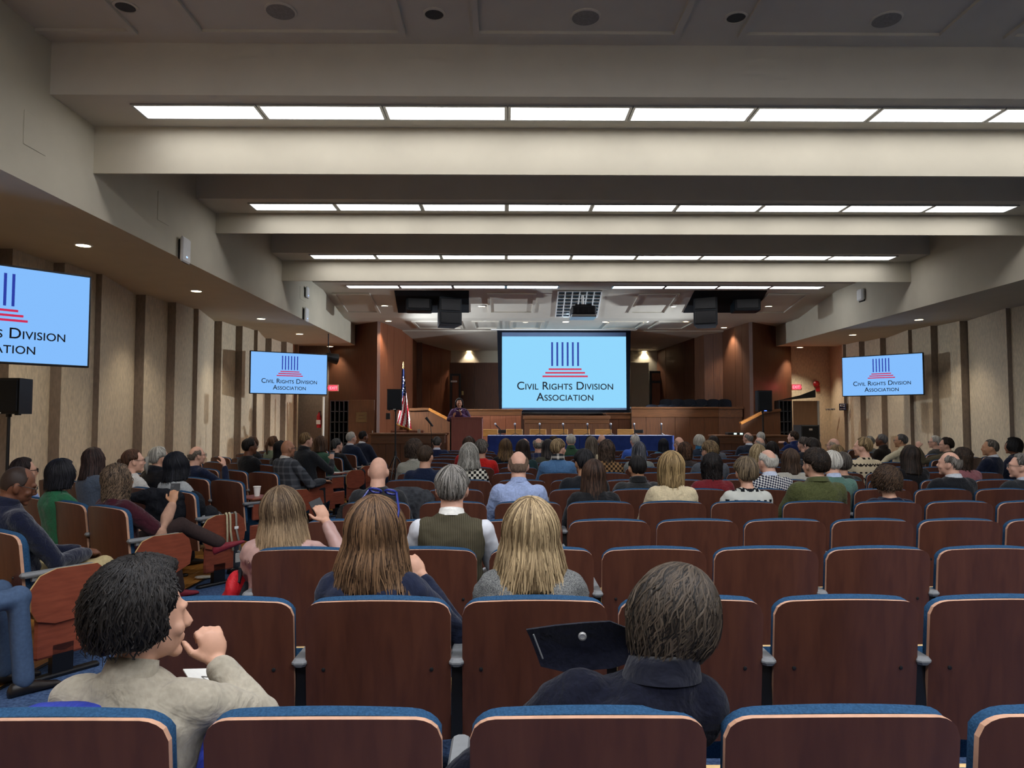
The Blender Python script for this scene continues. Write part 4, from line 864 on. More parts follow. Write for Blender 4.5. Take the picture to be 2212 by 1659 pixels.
P(205, 969, D(7.6), ('long', dict(th=.022, len=.18, flare=.15, face=70), ('#1c1414', '#4d3b36')), ('plain', '#4e5866', dict(coll='none')), 'person in a slate grey top before the pleated left wall', yaw=33, hy=28, hp=3, sex='f')
P(290, 972, D(7.4), ('short', dict(th=.014, nape=.03, bun=1), ('#221711', '#6a4a36')), ('plain', '#c8c4bc', dict(coll='crew')), 'person in a white top and glasses in profile, left block', yaw=33, hy=60, sex='f', skin='p', glasses=1, lvl=1)
P(258, 1004, D(5.85), ('curly', dict(th=.03, len=.20), ('#15110f', '#8a735c')), ('plain', '#3c1620', dict(coll='crew', short=1)), 'person in a maroon top with crossed legs holding up a phone', yaw=33, hy=42, sex='f', skin='t', lvl=0, legs='cross', RE=(.30, .12, .20), RW=(.24, .26, .42), hand_r=dict(d=(-.2, .2, .9), n=(-.6, .6, 0), curl=.9), sleeve='#b08a74', vox=.006)
P(346, 967, D(8.2), ('long', dict(th=.016, len=.0, flare=0, face=75, pony=.12), ('#77746c', '#c8c4b8')), ('puffer', '#15161b', dict(coll='high', cc='#15161b', bulk=.03)), 'person in a black puffer jacket in the left block', yaw=33, hy=38)
P(384, 979, D(7.0), ('long', dict(th=.026, len=.12, flare=.2, face=65), ('#07080c', '#22242c')), ('plain', '#9a9d9c', dict(coll='crew', bulk=.016)), 'person in a light grey sweater in front of the black coat', yaw=33, hy=36, sex='f', lvl=1, legs='grey')
P(426, 965, D(9.3), ('fringe', dict(th=.008), ('#4c443c', '#857a6e')), ('plain', '#131c33', dict(coll='crew')), 'person in a navy sweater and glasses resting the head on a hand', yaw=33, hy=50, skin='p', glasses=1, RE=(.26, .2, .22), RW=(.14, .25, .50), hand_r=dict(d=(-.3, -.05, .9), n=(-.8, -.2, 0), curl=.6), lvl=1)
P(541, 948, D(10.9), ('short', dict(th=.018, nape=.03), ('#0d0b0b', '#2c2624')), ('plain', '#16171a', dict(coll='crew')), 'person in black with glasses in the middle of the left block', yaw=33, hy=46, skin='d', glasses=1)
P(548, 944, D(13.6), ('bob', dict(th=.02, len=.04, face=70), BRN), ('plain', '#25262a', dict(coll='none')), 'person in dark grey just beyond the black-clad glasses wearer, left block', yaw=33, hy=36, sex='f')
P(592, 943, D(12.9), ('short', dict(th=.016, nape=.03, pony=.16), ('#3a2518', '#7d5a40')), ('plain', '#6a7460', dict(coll='none')), 'person in a moss green top near the far left television', yaw=33, hy=40, sex='f')
P(607, 954, D(11.9), ('long', dict(th=.024, len=.14, flare=.12, face=60), ('#050506', '#15151a')), ('plain', '#17181b', dict(coll='none')), 'person in a black top just left of the plaid blazer', yaw=33, hy=36, sex='f')
P(622, 953, D(10.2), ('bald', {}, BRN), ('plaid', '#3c3f44', dict(coll='shirt', cc='#c8c4bc', c2='#63656a', bulk=.02)), 'person in a grey plaid blazer and glasses at the aisle', yaw=33, hy=48, skin='m', glasses=1, legs='charcoal', lvl=1, RE=(.30, .1, .2), RW=(.24, .42, .22), hand_r=dict(d=(-.1, 1, -.1), n=(0, 0, -1), curl=.5))
P(662, 936, D(11.4), ('short', dict(th=.014, nape=.012), ('#4a3420', '#9c8058')), ('plain', '#26282c', dict(coll='high', cc='#1b1c20', bulk=.016)), 'person in a charcoal jacket raising a cup with a dark lid', yaw=33, hy=42, skin='p', legs='navy', RE=(.28, .2, .28), RW=(.16, .34, .46), hand_r=dict(d=(-.3, .2, .8), n=(-.5, .8, 0), curl=.9))
P(694, 943, D(12.6), ('long', dict(th=.026, len=.12, flare=.15, face=65), ('#2b1e16', '#6a503c')), ('plain', '#3a5a48', dict(coll='none')), 'person in a green jacket and blue jeans at the aisle', yaw=33, hy=34, sex='f', legs='jeans')
P(729, 948, D(13.4), ('short', dict(th=.02, nape=.02), ('#18181a', '#5a5a58')), ('plain', '#17181c', dict(coll='none')), 'person in black with glasses below the left exit sign', yaw=33, hy=48, skin='p', glasses=1)
P(760, 934, D(14.4), ('short', dict(th=.014, nape=.02), WHT), ('plain', '#1b2438', dict(coll='shirt', cc='#c0c4cc', bulk=.018)), 'person in a navy blazer beyond the black-clad person, far left', yaw=33, hy=44, skin='p', legs='charcoal')
P(786, 932, D(15.2), ('short', dict(th=.008, nape=.012), ('#0c0a0a', '#2a2422')), ('plain', '#232838', dict(coll='shirt', cc='#d0d2d8', bulk=.018)), 'person in a slate suit in the left front row', yaw=33, hy=46, skin='d', legs='navy')
# ------------------------------------------------------------------ auditorium chairs
SHELL = mat('red_brown_plywood', '#4a2a20', .34, .40, color2='#5a3527', scale=6, stretch=(4, 4, .6), kind='wood')
PLYE = mat('plywood_edge', '#bf9478', .4, .4, var=.08)
SEATF = mat('blue_seat_fabric', '#213d58', .95, .1, color2='#2e5070', scale=160, bump=.3)
ARMG = mat('grey_arm_plastic', '#77797a', .5, .35, var=.06)
PALE = mat('pale_ply', '#c9a873', .5, .3, var=.08)
TAB = mat('cherry_laminate', '#783a28', .4, .4, color2='#8c4832', scale=7, stretch=(1, 1, 6), kind='wood')
CH_H = EYE - .665 - .012       # top of the plywood
def shell_pt(u, v, off, W=.55, z0=.34, z1=None, drop=.017, cr=.06):
    """u -1..1 across, v 0..1 up, off = offset forward of the rear face"""
    z1 = z1 or CH_H
    zt = z1 - drop * u * u
    x = u * W / 2
    # rounded top corners
    ex = max(0.0, abs(u) * W / 2 - (W / 2 - cr)) / cr
    zt -= cr * (1 - math.sqrt(max(0, 1 - ex * ex))) * .8
    z = z0 + (zt - z0) * v
    y = .12 * (z1 - z) * .9 + .035 * u * u + off
    return (x, y, z)
NU, NV = 25, 5
def make_shell():
    m = MB(); m.smooth = True; T = .018
    us = [math.sin((i / (NU - 1) - .5) * math.pi) * .6 + (i / (NU - 1) - .5) * 2 * .4 for i in range(NU)]
    us[0], us[-1] = -1, 1
    m.grid(lambda i, j: shell_pt(us[i], j / (NV - 1), 0), NU, NV)
    m.grid(lambda i, j: shell_pt(us[NU - 1 - i], j / (NV - 1), T), NU, NV)
    m.cur = 1; m.smooth = False
    rim = [(us[0], j / (NV - 1)) for j in range(NV)] + [(us[i], 1) for i in range(1, NU)] + [(us[-1], j / (NV - 1)) for j in range(NV - 2, -1, -1)]
    m.grid(lambda i, j: shell_pt(*rim[i], T * j), len(rim), 2)
    return m.mesh('back_shell')
def make_cushion():
    m = MB(); m.smooth = True
    us = [math.sin((i / 20 - .5) * math.pi) * .7 + (i / 20 - .5) * 2 * .3 for i in range(21)]; us[0], us[-1] = -1, 1
    def pt(u, v, k):
        x, y, z = shell_pt(u * .985, v, .0185, z0=.42, z1=CH_H + .002 + (.010 if k else 0), drop=.02 + .004 * k, cr=.07)
        b_ = (1 - abs(u) ** 8) * (1 - abs(2 * v - 1) ** 10)
        return (x, y + (.03 + .045 * b_ if k else 0), z)
    m.grid(lambda i, j: pt(us[i], j / 7, 0), 21, 8); m.grid(lambda i, j: pt(us[20 - i], j / 7, 1), 21, 8)
    rim = [(us[0], j / 7) for j in range(8)] + [(us[i], 1) for i in range(1, 21)] + [(us[-1], j / 7) for j in range(6, -1, -1)] + [(us[i], 0) for i in range(19, 0, -1)]
    m.grid(lambda i, j: pt(*rim[i], j), len(rim), 2, True)
    return m.mesh('back_cushion')
def seat_meshes(folded):
    """seat cushion and its wooden underside, flat or folded up"""
    piv = Vector((0, .30 if folded else .36, .40)); R = Matrix.Rotation(math.radians(76 if folded else 3), 4, 'X')
    c, w_ = MB(), MB(); c.smooth = True
    def cp(i, j, k):
        u, v = -1 + 2 * i / 10, j / 8; b_ = (1 - abs(u) ** 6) * (1 - abs(2 * v - 1) ** 6)
        p = Vector((u * .245 * (1 - .06 * v), -.21 + v * .42, (.06 * (.45 + .55 * b_) if k else 0)))
        return piv + R @ p
    c.grid(lambda i, j: cp(i, j, 1), 11, 9); c.grid(lambda i, j: cp(10 - i, j, 0), 11, 9)
    rim = [(0, j) for j in range(9)] + [(i, 8) for i in range(1, 11)] + [(10, j) for j in range(7, -1, -1)] + [(i, 0) for i in range(9, 0, -1)]
    c.grid(lambda i, j: cp(*rim[i], 1 - j), len(rim), 2, True)
    b8 = MB().rbox(-.25, .25, -.215, .215, -.035, -.002, .012)
    w_.add([piv + R @ Vector(q) for q in b8.v], b8.f); w_.mi = [0] * len(w_.f)
    return c.mesh('seat_cushion'), w_.mesh('seat_pan')
ME = {}
ME['back_shell'] = make_shell(); ME['back_shell'].materials.append(SHELL); ME['back_shell'].materials.append(PLYE)
ME['back_cushion'] = make_cushion(); ME['back_cushion'].materials.append(SEATF)
for fo in (0, 1):
    a, b_ = seat_meshes(fo); a.materials.append(SEATF); b_.materials.append(PALE); ME['seat_cushion', fo], ME['seat_pan', fo] = a, b_
m = MB(); m.rbox(-.028, .028, .04, .46, .625, .655, .012); m.box(-.012, .012, .1, .16, .6, .63); ME['armrest'] = m.mesh('armrest'); ME['armrest'].materials.append(ARMG)
m = MB(); m.prism([(-.02, .08, .02), (-.02, .30, .02), (-.02, .2, .3), (-.02, .17, .63), (-.02, .09, .63), (-.02, .07, .3)], (.04, 0, 0)); m.rbox(-.035, .035, .02, .36, 0, .025, .008); ME['standard'] = m.mesh('standard'); ME['standard'].materials.append(BLACKM)
m = MB(); m.lathe([(.008, 0), (.007, -.004), (.003, -.005)], seg=8, axis=(0, 1, 0)); ME['bolt'] = m.mesh('bolt'); ME['bolt'].materials.append(BLACK)
# aisle end: hanging tablet board, lower panel, foot
def board_poly(x):
    pts = [(.46, .655), (.52, .60), (.545, .50), (.53, .40), (.40, .345), (.22, .335), (.12, .365), (.085, .43), (.08, .56), (.13, .63), (.22, .66)]
    return [(x, y, z) for y, z in pts]
m = MB(); m.prism(board_poly(0), (.016, 0, 0))
for i, f in enumerate(m.f): m.mi[i] = 0 if len(f) > 4 else 1
ME['tablet'] = m.mesh('tablet_board'); ME['tablet'].materials.append(TAB); ME['tablet'].materials.append(PALE)
m = MB(); m.rbox(-.03, 0, .12, .44, .13, .40, .02); ME['endpanel'] = m.mesh('end_panel'); ME['endpanel'].materials.append(TAB)
m = MB(); m.box(-.05, .0, .22, .34, .02, .2); m.rbox(-.05, .01, .06, .5, 0, .03, .01); ME['endfoot'] = m.mesh('end_foot'); ME['endfoot'].materials.append(BLACKM)
m = MB(); m.rbox(-.34, .03, .14, .5, .672, .69, .008); ME['tabletflat'] = m.mesh('tablet_board'); ME['tabletflat'].materials.append(TAB)
m = MB(); m.rbox(-.02, .02, .16, .42, .45, .655, .008); ME['endpost'] = m.mesh('end_post'); ME['endpost'].materials.append(TAB)

occupied = []
for q in PEOPLE:
    p = at(q['px'], q['py'], q['Y']); q['head'] = p
    a = math.radians(q['yaw']); occupied.append((p.x - math.sin(a) * .0, p.y))
ORD = ('first', 'second', 'third', 'fourth', 'fifth', 'sixth', 'seventh', 'eighth', 'ninth', 'tenth', 'eleventh', 'twelfth', 'thirteenth', 'fourteenth', 'fifteenth')
def taken(x, y, rz):
    fx, fy = -math.sin(rz), math.cos(rz)
    for (ox, oy) in occupied:
        if (ox - x - fx * .2) ** 2 + (oy - y - fy * .2) ** 2 < .30 ** 2: return True
    return False
def chair(x, y, rz, label, group, near=False, left_arm=False, end=None):
    occ = taken(x, y, rz); fo = 0 if occ else 1
    t = thing('auditorium_chair', label, 'chair', (x, y, 0), rz, group)
    link('back_shell', ME['back_shell'], t); link('back_cushion', ME['back_cushion'], t)
    link('seat_cushion', ME['seat_cushion', fo], t); link('seat_pan', ME['seat_pan', fo], t)
    if end is None: link('armrest', ME['armrest'], t, (.297, 0, 0)); link('standard', ME['standard'], t, (.297, 0, 0))
    if left_arm: link('armrest', ME['armrest'], t, (-.297, 0, 0)); link('standard', ME['standard'], t, (-.297, 0, 0))
    if near:
        for s_ in (-1, 1):
            bp = shell_pt(s_ * .74, .52, 0); link('bolt', ME['bolt'], t, bp)
    if end:
        link('armrest', ME['armrest'], t, (.31, 0, 0)); link('end_panel', ME['endpanel'], t, (.335, 0, 0)); link('end_foot', ME['endfoot'], t, (.335, 0, 0))
        if end == 'flat': link('tablet_board', ME['tabletflat'], t, (.31, 0, 0)); link('end_post', ME['endpost'], t, (.31, 0, 0))
        else: link('tablet_board', ME['tablet'], t, (.34, 0, 0))
    return t
PITCHX = .594
CHAIRS = []
for n in range(14):
    y = RY(n)
    xs = [-1.05, -.42] + [.195 + PITCHX * k for k in range(11)] if n % 2 == 0 else [-1.073 + PITCHX * k for k in range(13)]
    for k, x in enumerate(xs):
        lim = (2330 - 1090) / FPX * y
        if x - .29 > lim: break
        if x + .29 < -(1090 + 60) / FPX * y: continue
        chair(x, y, 0, f'red-brown seat in the middle block, {ORD[n]} row from camera, {ORD[k]} from left aisle', 'middle block seats', n < 4, k == 0)
LROT = math.radians(-33)
rdir = Vector((-math.cos(math.radians(33)), math.sin(math.radians(33))))
for r in range(-1, 10):
    xe, ye = -3.12, 4.42 + 1.2 * r
    for k in range(5):
        x, y = xe + rdir.x * .594 * k, ye + rdir.y * .594 * k
        if x < -5.75 or (x + .3) / y < -.80 or y > 15.9: continue
        kind = None
        if k == 0: kind = 'flat' if r in (3, 6) else 'board'
        chair(x, y, LROT, f'red-brown seat in the left block, {ORD[r + 1]} row from camera, {ORD[k]} from aisle', 'left block seats', r < 1, False, kind)
for r in range(0, 6):
    xe, ye = 7.35, 9.6 + 1.2 * r
    for k in range(4):
        x, y = xe - rdir.x * .594 * k, ye + rdir.y * .594 * k
        if x > 9.3 or (x - .3) / y > .78 or y > 16.0: continue
        chair(x, y, -LROT, f'red-brown seat in the right block, {ORD[r]} row from camera, {ORD[k]} from aisle', 'right block seats', False, k == 0)
# ------------------------------------------------------------------ people
def attr_ramp(name, c1, c2, rough=.5, spec=.3):
    """hair: colour per strand from a point attribute"""
    if name in _M: return _M[name]
    m = bpy.data.materials.new(name); m.use_nodes = True; _M[name] = m; nt = m.node_tree; b = nt.nodes['Principled BSDF']
    a = nt.nodes.new('ShaderNodeAttribute'); a.attribute_name = 'tint'
    r = nt.nodes.new('ShaderNodeValToRGB'); r.color_ramp.elements[0].color = (*lin(c1), 1); r.color_ramp.elements[1].color = (*lin(c2), 1)
    r.color_ramp.elements[0].position = .1; r.color_ramp.elements[1].position = .95
    nt.links.new(a.outputs['Fac'], r.inputs[0]); nt.links.new(r.outputs[0], b.inputs['Base Color'])
    b.inputs['Roughness'].default_value = rough; b.inputs['Specular IOR Level'].default_value = spec
    return m
def N(nt, t, **kw):
    n = nt.nodes.new(t)
    for k, v in kw.items():
        if hasattr(n, k): setattr(n, k, v)
    return n
def cloth_mat(kind, c, c2=None, key=''):
    name = f'{kind}_cloth_{c}_{c2}'.replace('#', '')
    if name in _M: return _M[name]
    if kind == 'plain': return mat(name, c, .9, .15, var=.12, scale=60, bump=.12, sheen=.15, folds=.5)
    if kind == 'wool': return mat(name, c, .95, .1, var=.25, scale=90, bump=.25, sheen=.08, folds=.5)
    if kind == 'fleece': return mat(name, c, .98, .05, var=.25, scale=130, bump=.3, sheen=.35, folds=.5)
    if kind == 'puffer': return mat(name, c, .5, .35, var=.3, scale=14, stretch=(.3, .3, 1.6), bump=.8)
    if kind == 'tweed': return mat(name, c, .95, .1, color2=c2, scale=230, bump=.3, detail=8)
    if kind == 'floral':
        m = mat(name, c, .38, .4, color2=c2, scale=11, bump=.15, detail=2)
        for n in m.node_tree.nodes:
            if n.type == 'VALTORGB': n.color_ramp.elements[0].position = .56; n.color_ramp.elements[1].position = .66
        return m
    m = bpy.data.materials.new(name); m.use_nodes = True; _M[name] = m; nt = m.node_tree; b = nt.nodes['Principled BSDF']
    b.inputs['Roughness'].default_value = .92; b.inputs['Specular IOR Level'].default_value = .12
    tc = N(nt, 'ShaderNodeTexCoord'); mp = N(nt, 'ShaderNodeMapping'); nt.links.new(tc.outputs['Object'], mp.inputs[0])
    mix = N(nt, 'ShaderNodeMix', data_type='RGBA'); mix.inputs[6].default_value = (*lin(c), 1); mix.inputs[7].default_value = (*lin(c2 or c), 1)
    nt.links.new(mix.outputs[2], b.inputs['Base Color'])
    def math_(op, a, b_=None, c_=None):
        n = N(nt, 'ShaderNodeMath', operation=op)
        for i, v in enumerate((a, b_, c_)):
            if v is None: continue
            if hasattr(v, 'is_linked') or hasattr(v, 'links'): nt.links.new(v, n.inputs[i])
            else: n.inputs[i].default_value = v
        return n.outputs[0]
    if kind == 'vest':
        w_ = N(nt, 'ShaderNodeTexWave', bands_direction='X'); w_.inputs['Scale'].default_value = 32; w_.inputs['Distortion'].default_value = .3
        nt.links.new(mp.outputs[0], w_.inputs[0]); nt.links.new(w_.outputs['Fac'], mix.inputs[0])
    elif kind in ('hound', 'dots'):
        mp.inputs['Rotation'].default_value = (0.0, .0 if kind == 'hound' else .5, 0)
        ck = N(nt, 'ShaderNodeTexChecker'); ck.inputs['Scale'].default_value = 34 if kind == 'hound' else 60
        ck.inputs[1].default_value = (0, 0, 0, 1); ck.inputs[2].default_value = (1, 1, 1, 1)
        mp.inputs['Scale'].default_value = (1, .001, 1)
        nt.links.new(mp.outputs[0], ck.inputs[0]); nt.links.new(ck.outputs[0], mix.inputs[0])
    elif kind == 'plaid':
        sx = N(nt, 'ShaderNodeSeparateXYZ'); nt.links.new(tc.outputs['Object'], sx.inputs[0])
        a = math_('PINGPONG', sx.outputs[0], .045); z = math_('PINGPONG', sx.outputs[2], .045)
        a = math_('LESS_THAN', a, .014); z = math_('LESS_THAN', z, .014); s_ = math_('ADD', a, z); s_ = math_('MULTIPLY', s_, .5)
        nt.links.new(s_, mix.inputs[0])
    elif kind == 'nordic':
        sx = N(nt, 'ShaderNodeSeparateXYZ'); nt.links.new(tc.outputs['Object'], sx.inputs[0])
        zig = math_('PINGPONG', sx.outputs[0], .02); zz = math_('ADD', sx.outputs[2], zig)
        band = math_('PINGPONG', zz, .045); l1 = math_('LESS_THAN', band, .010)
        dots = math_('LESS_THAN', math_('PINGPONG', sx.outputs[0], .03), .014); dz = math_('LESS_THAN', math_('PINGPONG', math_('ADD', sx.outputs[2], .02), .045), .012)
        s_ = math_('MAXIMUM', math_('MULTIPLY', l1, math_('LESS_THAN', math_('PINGPONG', sx.outputs[2], .09), .03)), math_('MULTIPLY', dots, dz))
        nt.links.new(s_, mix.inputs[0])
    return m

# ---------------- head and hair geometry (head frame: x right, y forward, z up, centre of the skull)
HA, HB, HC = .076, .097, .112
def head_parts(mb, f, sex, detail):
    s_ = 1.0
    mb.ell((0, -.006, .0), (HA, HB - .004, HC), 28, 20)
    mb.ell((0, .03, -.055), (.056 if sex == 'f' else .06, .062, .062), 20, 14)
    mb.ell((0, .042, -.02), (.060, .05, .078), 20, 14)
    mb.ell((0, .076, -.102), (.024, .02, .018), 12, 8)
    mb.tube([(0, .085, .012), (0, .099, -.012), (0, .108, -.032)], [.008, .010, .014], 10)
    mb.ell((0, .102, -.034), (.018, .013, .010), 12, 8)
    mb.tube([(-.042, .074, .016), (-.02, .088, .022), (.02, .088, .022), (.042, .074, .016)], [.008, .010, .010, .008], 8)
    mb.ell((0, .088, -.062), (.024, .011, .006), 12, 8); mb.ell((0, .087, -.071), (.021, .011, .007), 12, 8)
    for sx in (-1, 1):
        mb.ell((sx * .04, .065, -.035), (.024, .022, .022), 12, 8)
        R = Matrix.Rotation(sx * .35, 3, 'Z') @ Matrix.Rotation(.2, 3, 'X')
        mb.ell((sx * .082, -.004, -.02), (.009, .021, .033), 12, 10, R)
        mb.ell((sx * .078, .006, -.045), (.008, .010, .012), 10, 8)
def ang(a):   # to -180..180
    return (a + 180) % 360 - 180
def smooth01(x): x = np.clip(x, 0, 1); return x * x * (3 - 2 * x)
class Hair:
    """envelope of the hair: point for (azimuth u in degrees from the face, path length s 0..1)"""
    def __init__(self, style, p):
        self.st = style; self.p = p; self.th = p.get('th', .02) * (1.25 if style in ('bob', 'long') else 1.0)
        self.tilt = math.radians(-14)
    def theta_end(self, u):
        a = np.abs(u); p = self.p
        front, side, back = 50.0, 92.0, 118.0 + p.get('nape', .02) * 300
        if self.st in ('fringe',): front = 48
        e = np.where(a < 40, front, np.where(a < 75, front + (side - front) * smooth01((a - 40) / 35), np.where(a < 105, side, side + (back - side) * smooth01((a - 105) / 35))))
        return np.radians(e)
    def length(self, u):
        if self.st in ('bob', 'long', 'curly'):
            a = np.abs(u); f = self.p.get('face', 70)
            return self.p.get('len', .1) * smooth01((a - f + 20) / 25) + .0
        return np.zeros_like(u)
    def pt(self, u, s, off=0.0):
        u = np.asarray(u, float); s = np.asarray(s, float)
        te = self.theta_end(u); L = self.length(u); ishang = (L > .005)
        te = np.where(ishang, np.radians(100), te)
        r_ = .105; arc = te * r_; tot = arc + L
        d = s * tot
        th = np.minimum(d, arc) / r_; hang = np.maximum(d - arc, 0)
        t = self.th + off
        # thinner at the hairline for short styles
        edge = smooth01((1 - s) / .18)
        tt = np.where(ishang, t, (t + .006) * edge - .006 + np.where(s < .0, 0, 0))
        if self.st in ('buzz',): tt = self.th + off + 0 * s
        a, b, c = HA + tt, HB + tt, HC + tt * 1.0
        ur = np.radians(u)
        x = a * np.sin(th) * np.sin(ur); y = b * np.sin(th) * np.cos(ur); z = c * np.cos(th)
        ct, st_ = math.cos(self.tilt), math.sin(self.tilt)
        y, z = y * ct + z * st_, -y * st_ * .6 + z * ct
        fl = 1 + (self.p.get('flare', 0) + (.12 if self.st == 'long' else 0)) * hang / .2
        hr_ = np.maximum(np.hypot(x, y), 1e-6)
        x = x * fl; y = y * np.where(y < 0, np.minimum(fl, 1.2), 1.0) - .006
        z = z - hang
        # short hair hugs the nape
        nk = np.where(ishang, 0, smooth01((-z - .05) / .08)); 
        x = x * (1 - .30 * nk); y = np.where(y < 0, y * (1 - .28 * nk), y)
        return np.stack([x, y, z], -1)
def hair_mesh(name, style, p, nst, rng, width=.0028):
    V = []; F = []; T = []; off = 0
    H = Hair(style, p)
    if style == 'bald': return None
    # shell
    nu, nv = 48, 18
    if style == 'fringe':
        s0 = p.get('top', 0) ; 
    us = np.linspace(-180, 180, nu, endpoint=False); ss = np.linspace(0.0, 1.0, nv)
    U, S = np.meshgrid(us, ss, indexing='ij')
    if style == 'fringe':
        keep = np.abs(us) > 62
        lo = .60 - .25 * p.get('top', 0) * 1.0
        S = lo + (1 - lo) * S
        P_ = H.pt(U, S)
        # feather the upper rim into the scalp
        rim = smooth01((S - lo) / .12)
        Pin = H.pt(U, S, -H.th - .006)
        P_ = Pin + (P_ - Pin) * np.minimum(rim, 1)[..., None]
    else:
        keep = np.ones(nu, bool); P_ = H.pt(U, S)
    if p.get('curl') or style == 'curly':
        amp = .010 if style == 'curly' else .007 * p.get('curl', .5) / .3
        nz = np.sin(U * .35 + S * 21) * np.sin(U * .21 - S * 33) + .6 * np.sin(U * .8 + S * 60)
        P_ = P_ + (P_ / np.linalg.norm(P_, axis=-1, keepdims=True)) * (amp * nz * smooth01(S / .1))[..., None]
    In = P_ * np.array([.86, .86, 1.0]) 
    base = len(V)
    V.append(P_.reshape(-1, 3)); T.append(np.full(nu * nv, .22))
    V.append(In.reshape(-1, 3)); T.append(np.full(nu * nv, .05))
    for i in range(nu):
        k = (i + 1) % nu
        if not (keep[i] and keep[k]): continue
        for j in range(nv - 1):
            F.append((i * nv + j, i * nv + j + 1, k * nv + j + 1, k * nv + j))
        q = nu * nv
        F.append((i * nv + nv - 1, q + i * nv + nv - 1, q + k * nv + nv - 1, k * nv + nv - 1))
        if P_[i, -1, 2] < -.06 or True:
            for j in range(nv // 2, nv - 1): F.append((q + i * nv + j, q + k * nv + j, q + k * nv + j + 1, q + i * nv + j + 1))
    off = 2 * nu * nv
    # strands
    if nst and style not in ('buzz',):
        K = 9 if nst > 400 else 6
        u0 = rng.uniform(-180, 180, nst)
        if style == 'fringe': u0 = np.where(np.abs(u0) < 64, rng.uniform(66, 180, nst) * rng.choice([-1, 1], nst), u0)
        a0 = rng.uniform(0.02, .5, nst) if style != 'fringe' else rng.uniform(.62 - .25 * p.get('top', 0), .8, nst)
        span = rng.uniform(.35, .75, nst); a1 = np.minimum(a0 + span, rng.uniform(.88, 1.10, nst))
        k = np.linspace(0, 1, K)
        S = a0[:, None] + (a1 - a0)[:, None] * k
        Ud = u0[:, None] + rng.normal(0, 5, nst)[:, None] * k + rng.normal(0, 2.0, (nst, 1)) * np.sin(k * 5)[None]
        if p.get('wave'): Ud = Ud + 5 * np.sin(k * 11 + rng.uniform(0, 6, nst)[:, None])
        offs = rng.uniform(-.002, .006, nst)[:, None] + 0 * k + rng.uniform(-.004, .009, nst)[:, None] * k ** 2
        PT = np.stack([H.pt(Ud[:, q], S[:, q]) for q in range(K)], 1)
        nrm = PT / np.linalg.norm(PT, axis=-1, keepdims=True); nrm[..., 2] *= .35
        PT = PT + nrm * offs[..., None]
        if p.get('curl') or style == 'curly':
            amp = (.011 if style == 'curly' else .007); ph = rng.uniform(0, 6.28, (nst, 1)); fr = rng.uniform(14, 24, (nst, 1))
            tang = np.cross(nrm, np.array([0, 0, 1.0])); tang /= np.linalg.norm(tang, axis=-1, keepdims=True) + 1e-6
            PT = PT + tang * (amp * np.sin(k[None] * fr + ph))[..., None] + nrm * (amp * np.cos(k[None] * fr + ph))[..., None]
        t = np.gradient(PT, axis=1); t /= np.linalg.norm(t, axis=-1, keepdims=True) + 1e-9
        sd = np.cross(t, nrm); sd /= np.linalg.norm(sd, axis=-1, keepdims=True) + 1e-9
        nn = np.cross(sd, t)
        wd = width * rng.uniform(.6, 1.5, (nst, 1)) * np.sin(np.clip(k, .04, .93) * np.pi * .96)[None] ** .6
        wd = wd[..., None]
        ring = np.stack([PT + sd * wd, PT + nn * wd * .8, PT - sd * wd], 2)      # open three-point ribbon
        V.append(ring.reshape(-1, 3))
        tint = np.clip(rng.beta(1.6, 1.8, nst), 0, 1)
        tk = np.repeat(tint[:, None], K, 1)
        if p.get('ombre'): tk = tk * .5 + .6 * np.clip((-PT[..., 2] - .02) / .22, 0, 1)
        T.append(np.repeat(tk.reshape(-1), 3))
        idx = np.arange(nst * K * 3).reshape(nst, K, 3) + off
        for a_, b_ in ((0, 1), (1, 2)):
            q = np.stack([idx[:, :-1, a_], idx[:, 1:, a_], idx[:, 1:, b_], idx[:, :-1, b_]], -1).reshape(-1, 4); F += [tuple(r) for r in q.tolist()]
        off += nst * K * 3
    mb = MB()
    if p.get('bun'): mb.ell((0, -HB - .035, -.01 if p.get('bun') else 0), (.035, .03, .035), 12, 8)
    if p.get('pony'):
        L = p['pony']; mb.tube([(0, -HB + .01, .01), (0, -HB - .045, .0), (0, -HB - .06, -.06), (0, -HB - .045, -.06 - L)], [.016, .026, .03, .008], 10)
    if mb.v:
        V.append(np.array(mb.v)); T.append(np.full(len(mb.v), .35)); F += [tuple(i + off for i in f) for f in mb.f]
    V = np.concatenate(V); T = np.concatenate(T)
    return V, F, T
def np_mesh(name, V, F, T=None):
    me = bpy.data.meshes.new(name); me.from_pydata(V.tolist(), [], F); 
    if T is not None:
        at_ = me.attributes.new('tint', 'FLOAT', 'POINT'); at_.data.foreach_set('value', np.asarray(T, np.float32))
    me.polygons.foreach_set('use_smooth', [True] * len(me.polygons)); me.update(); return me

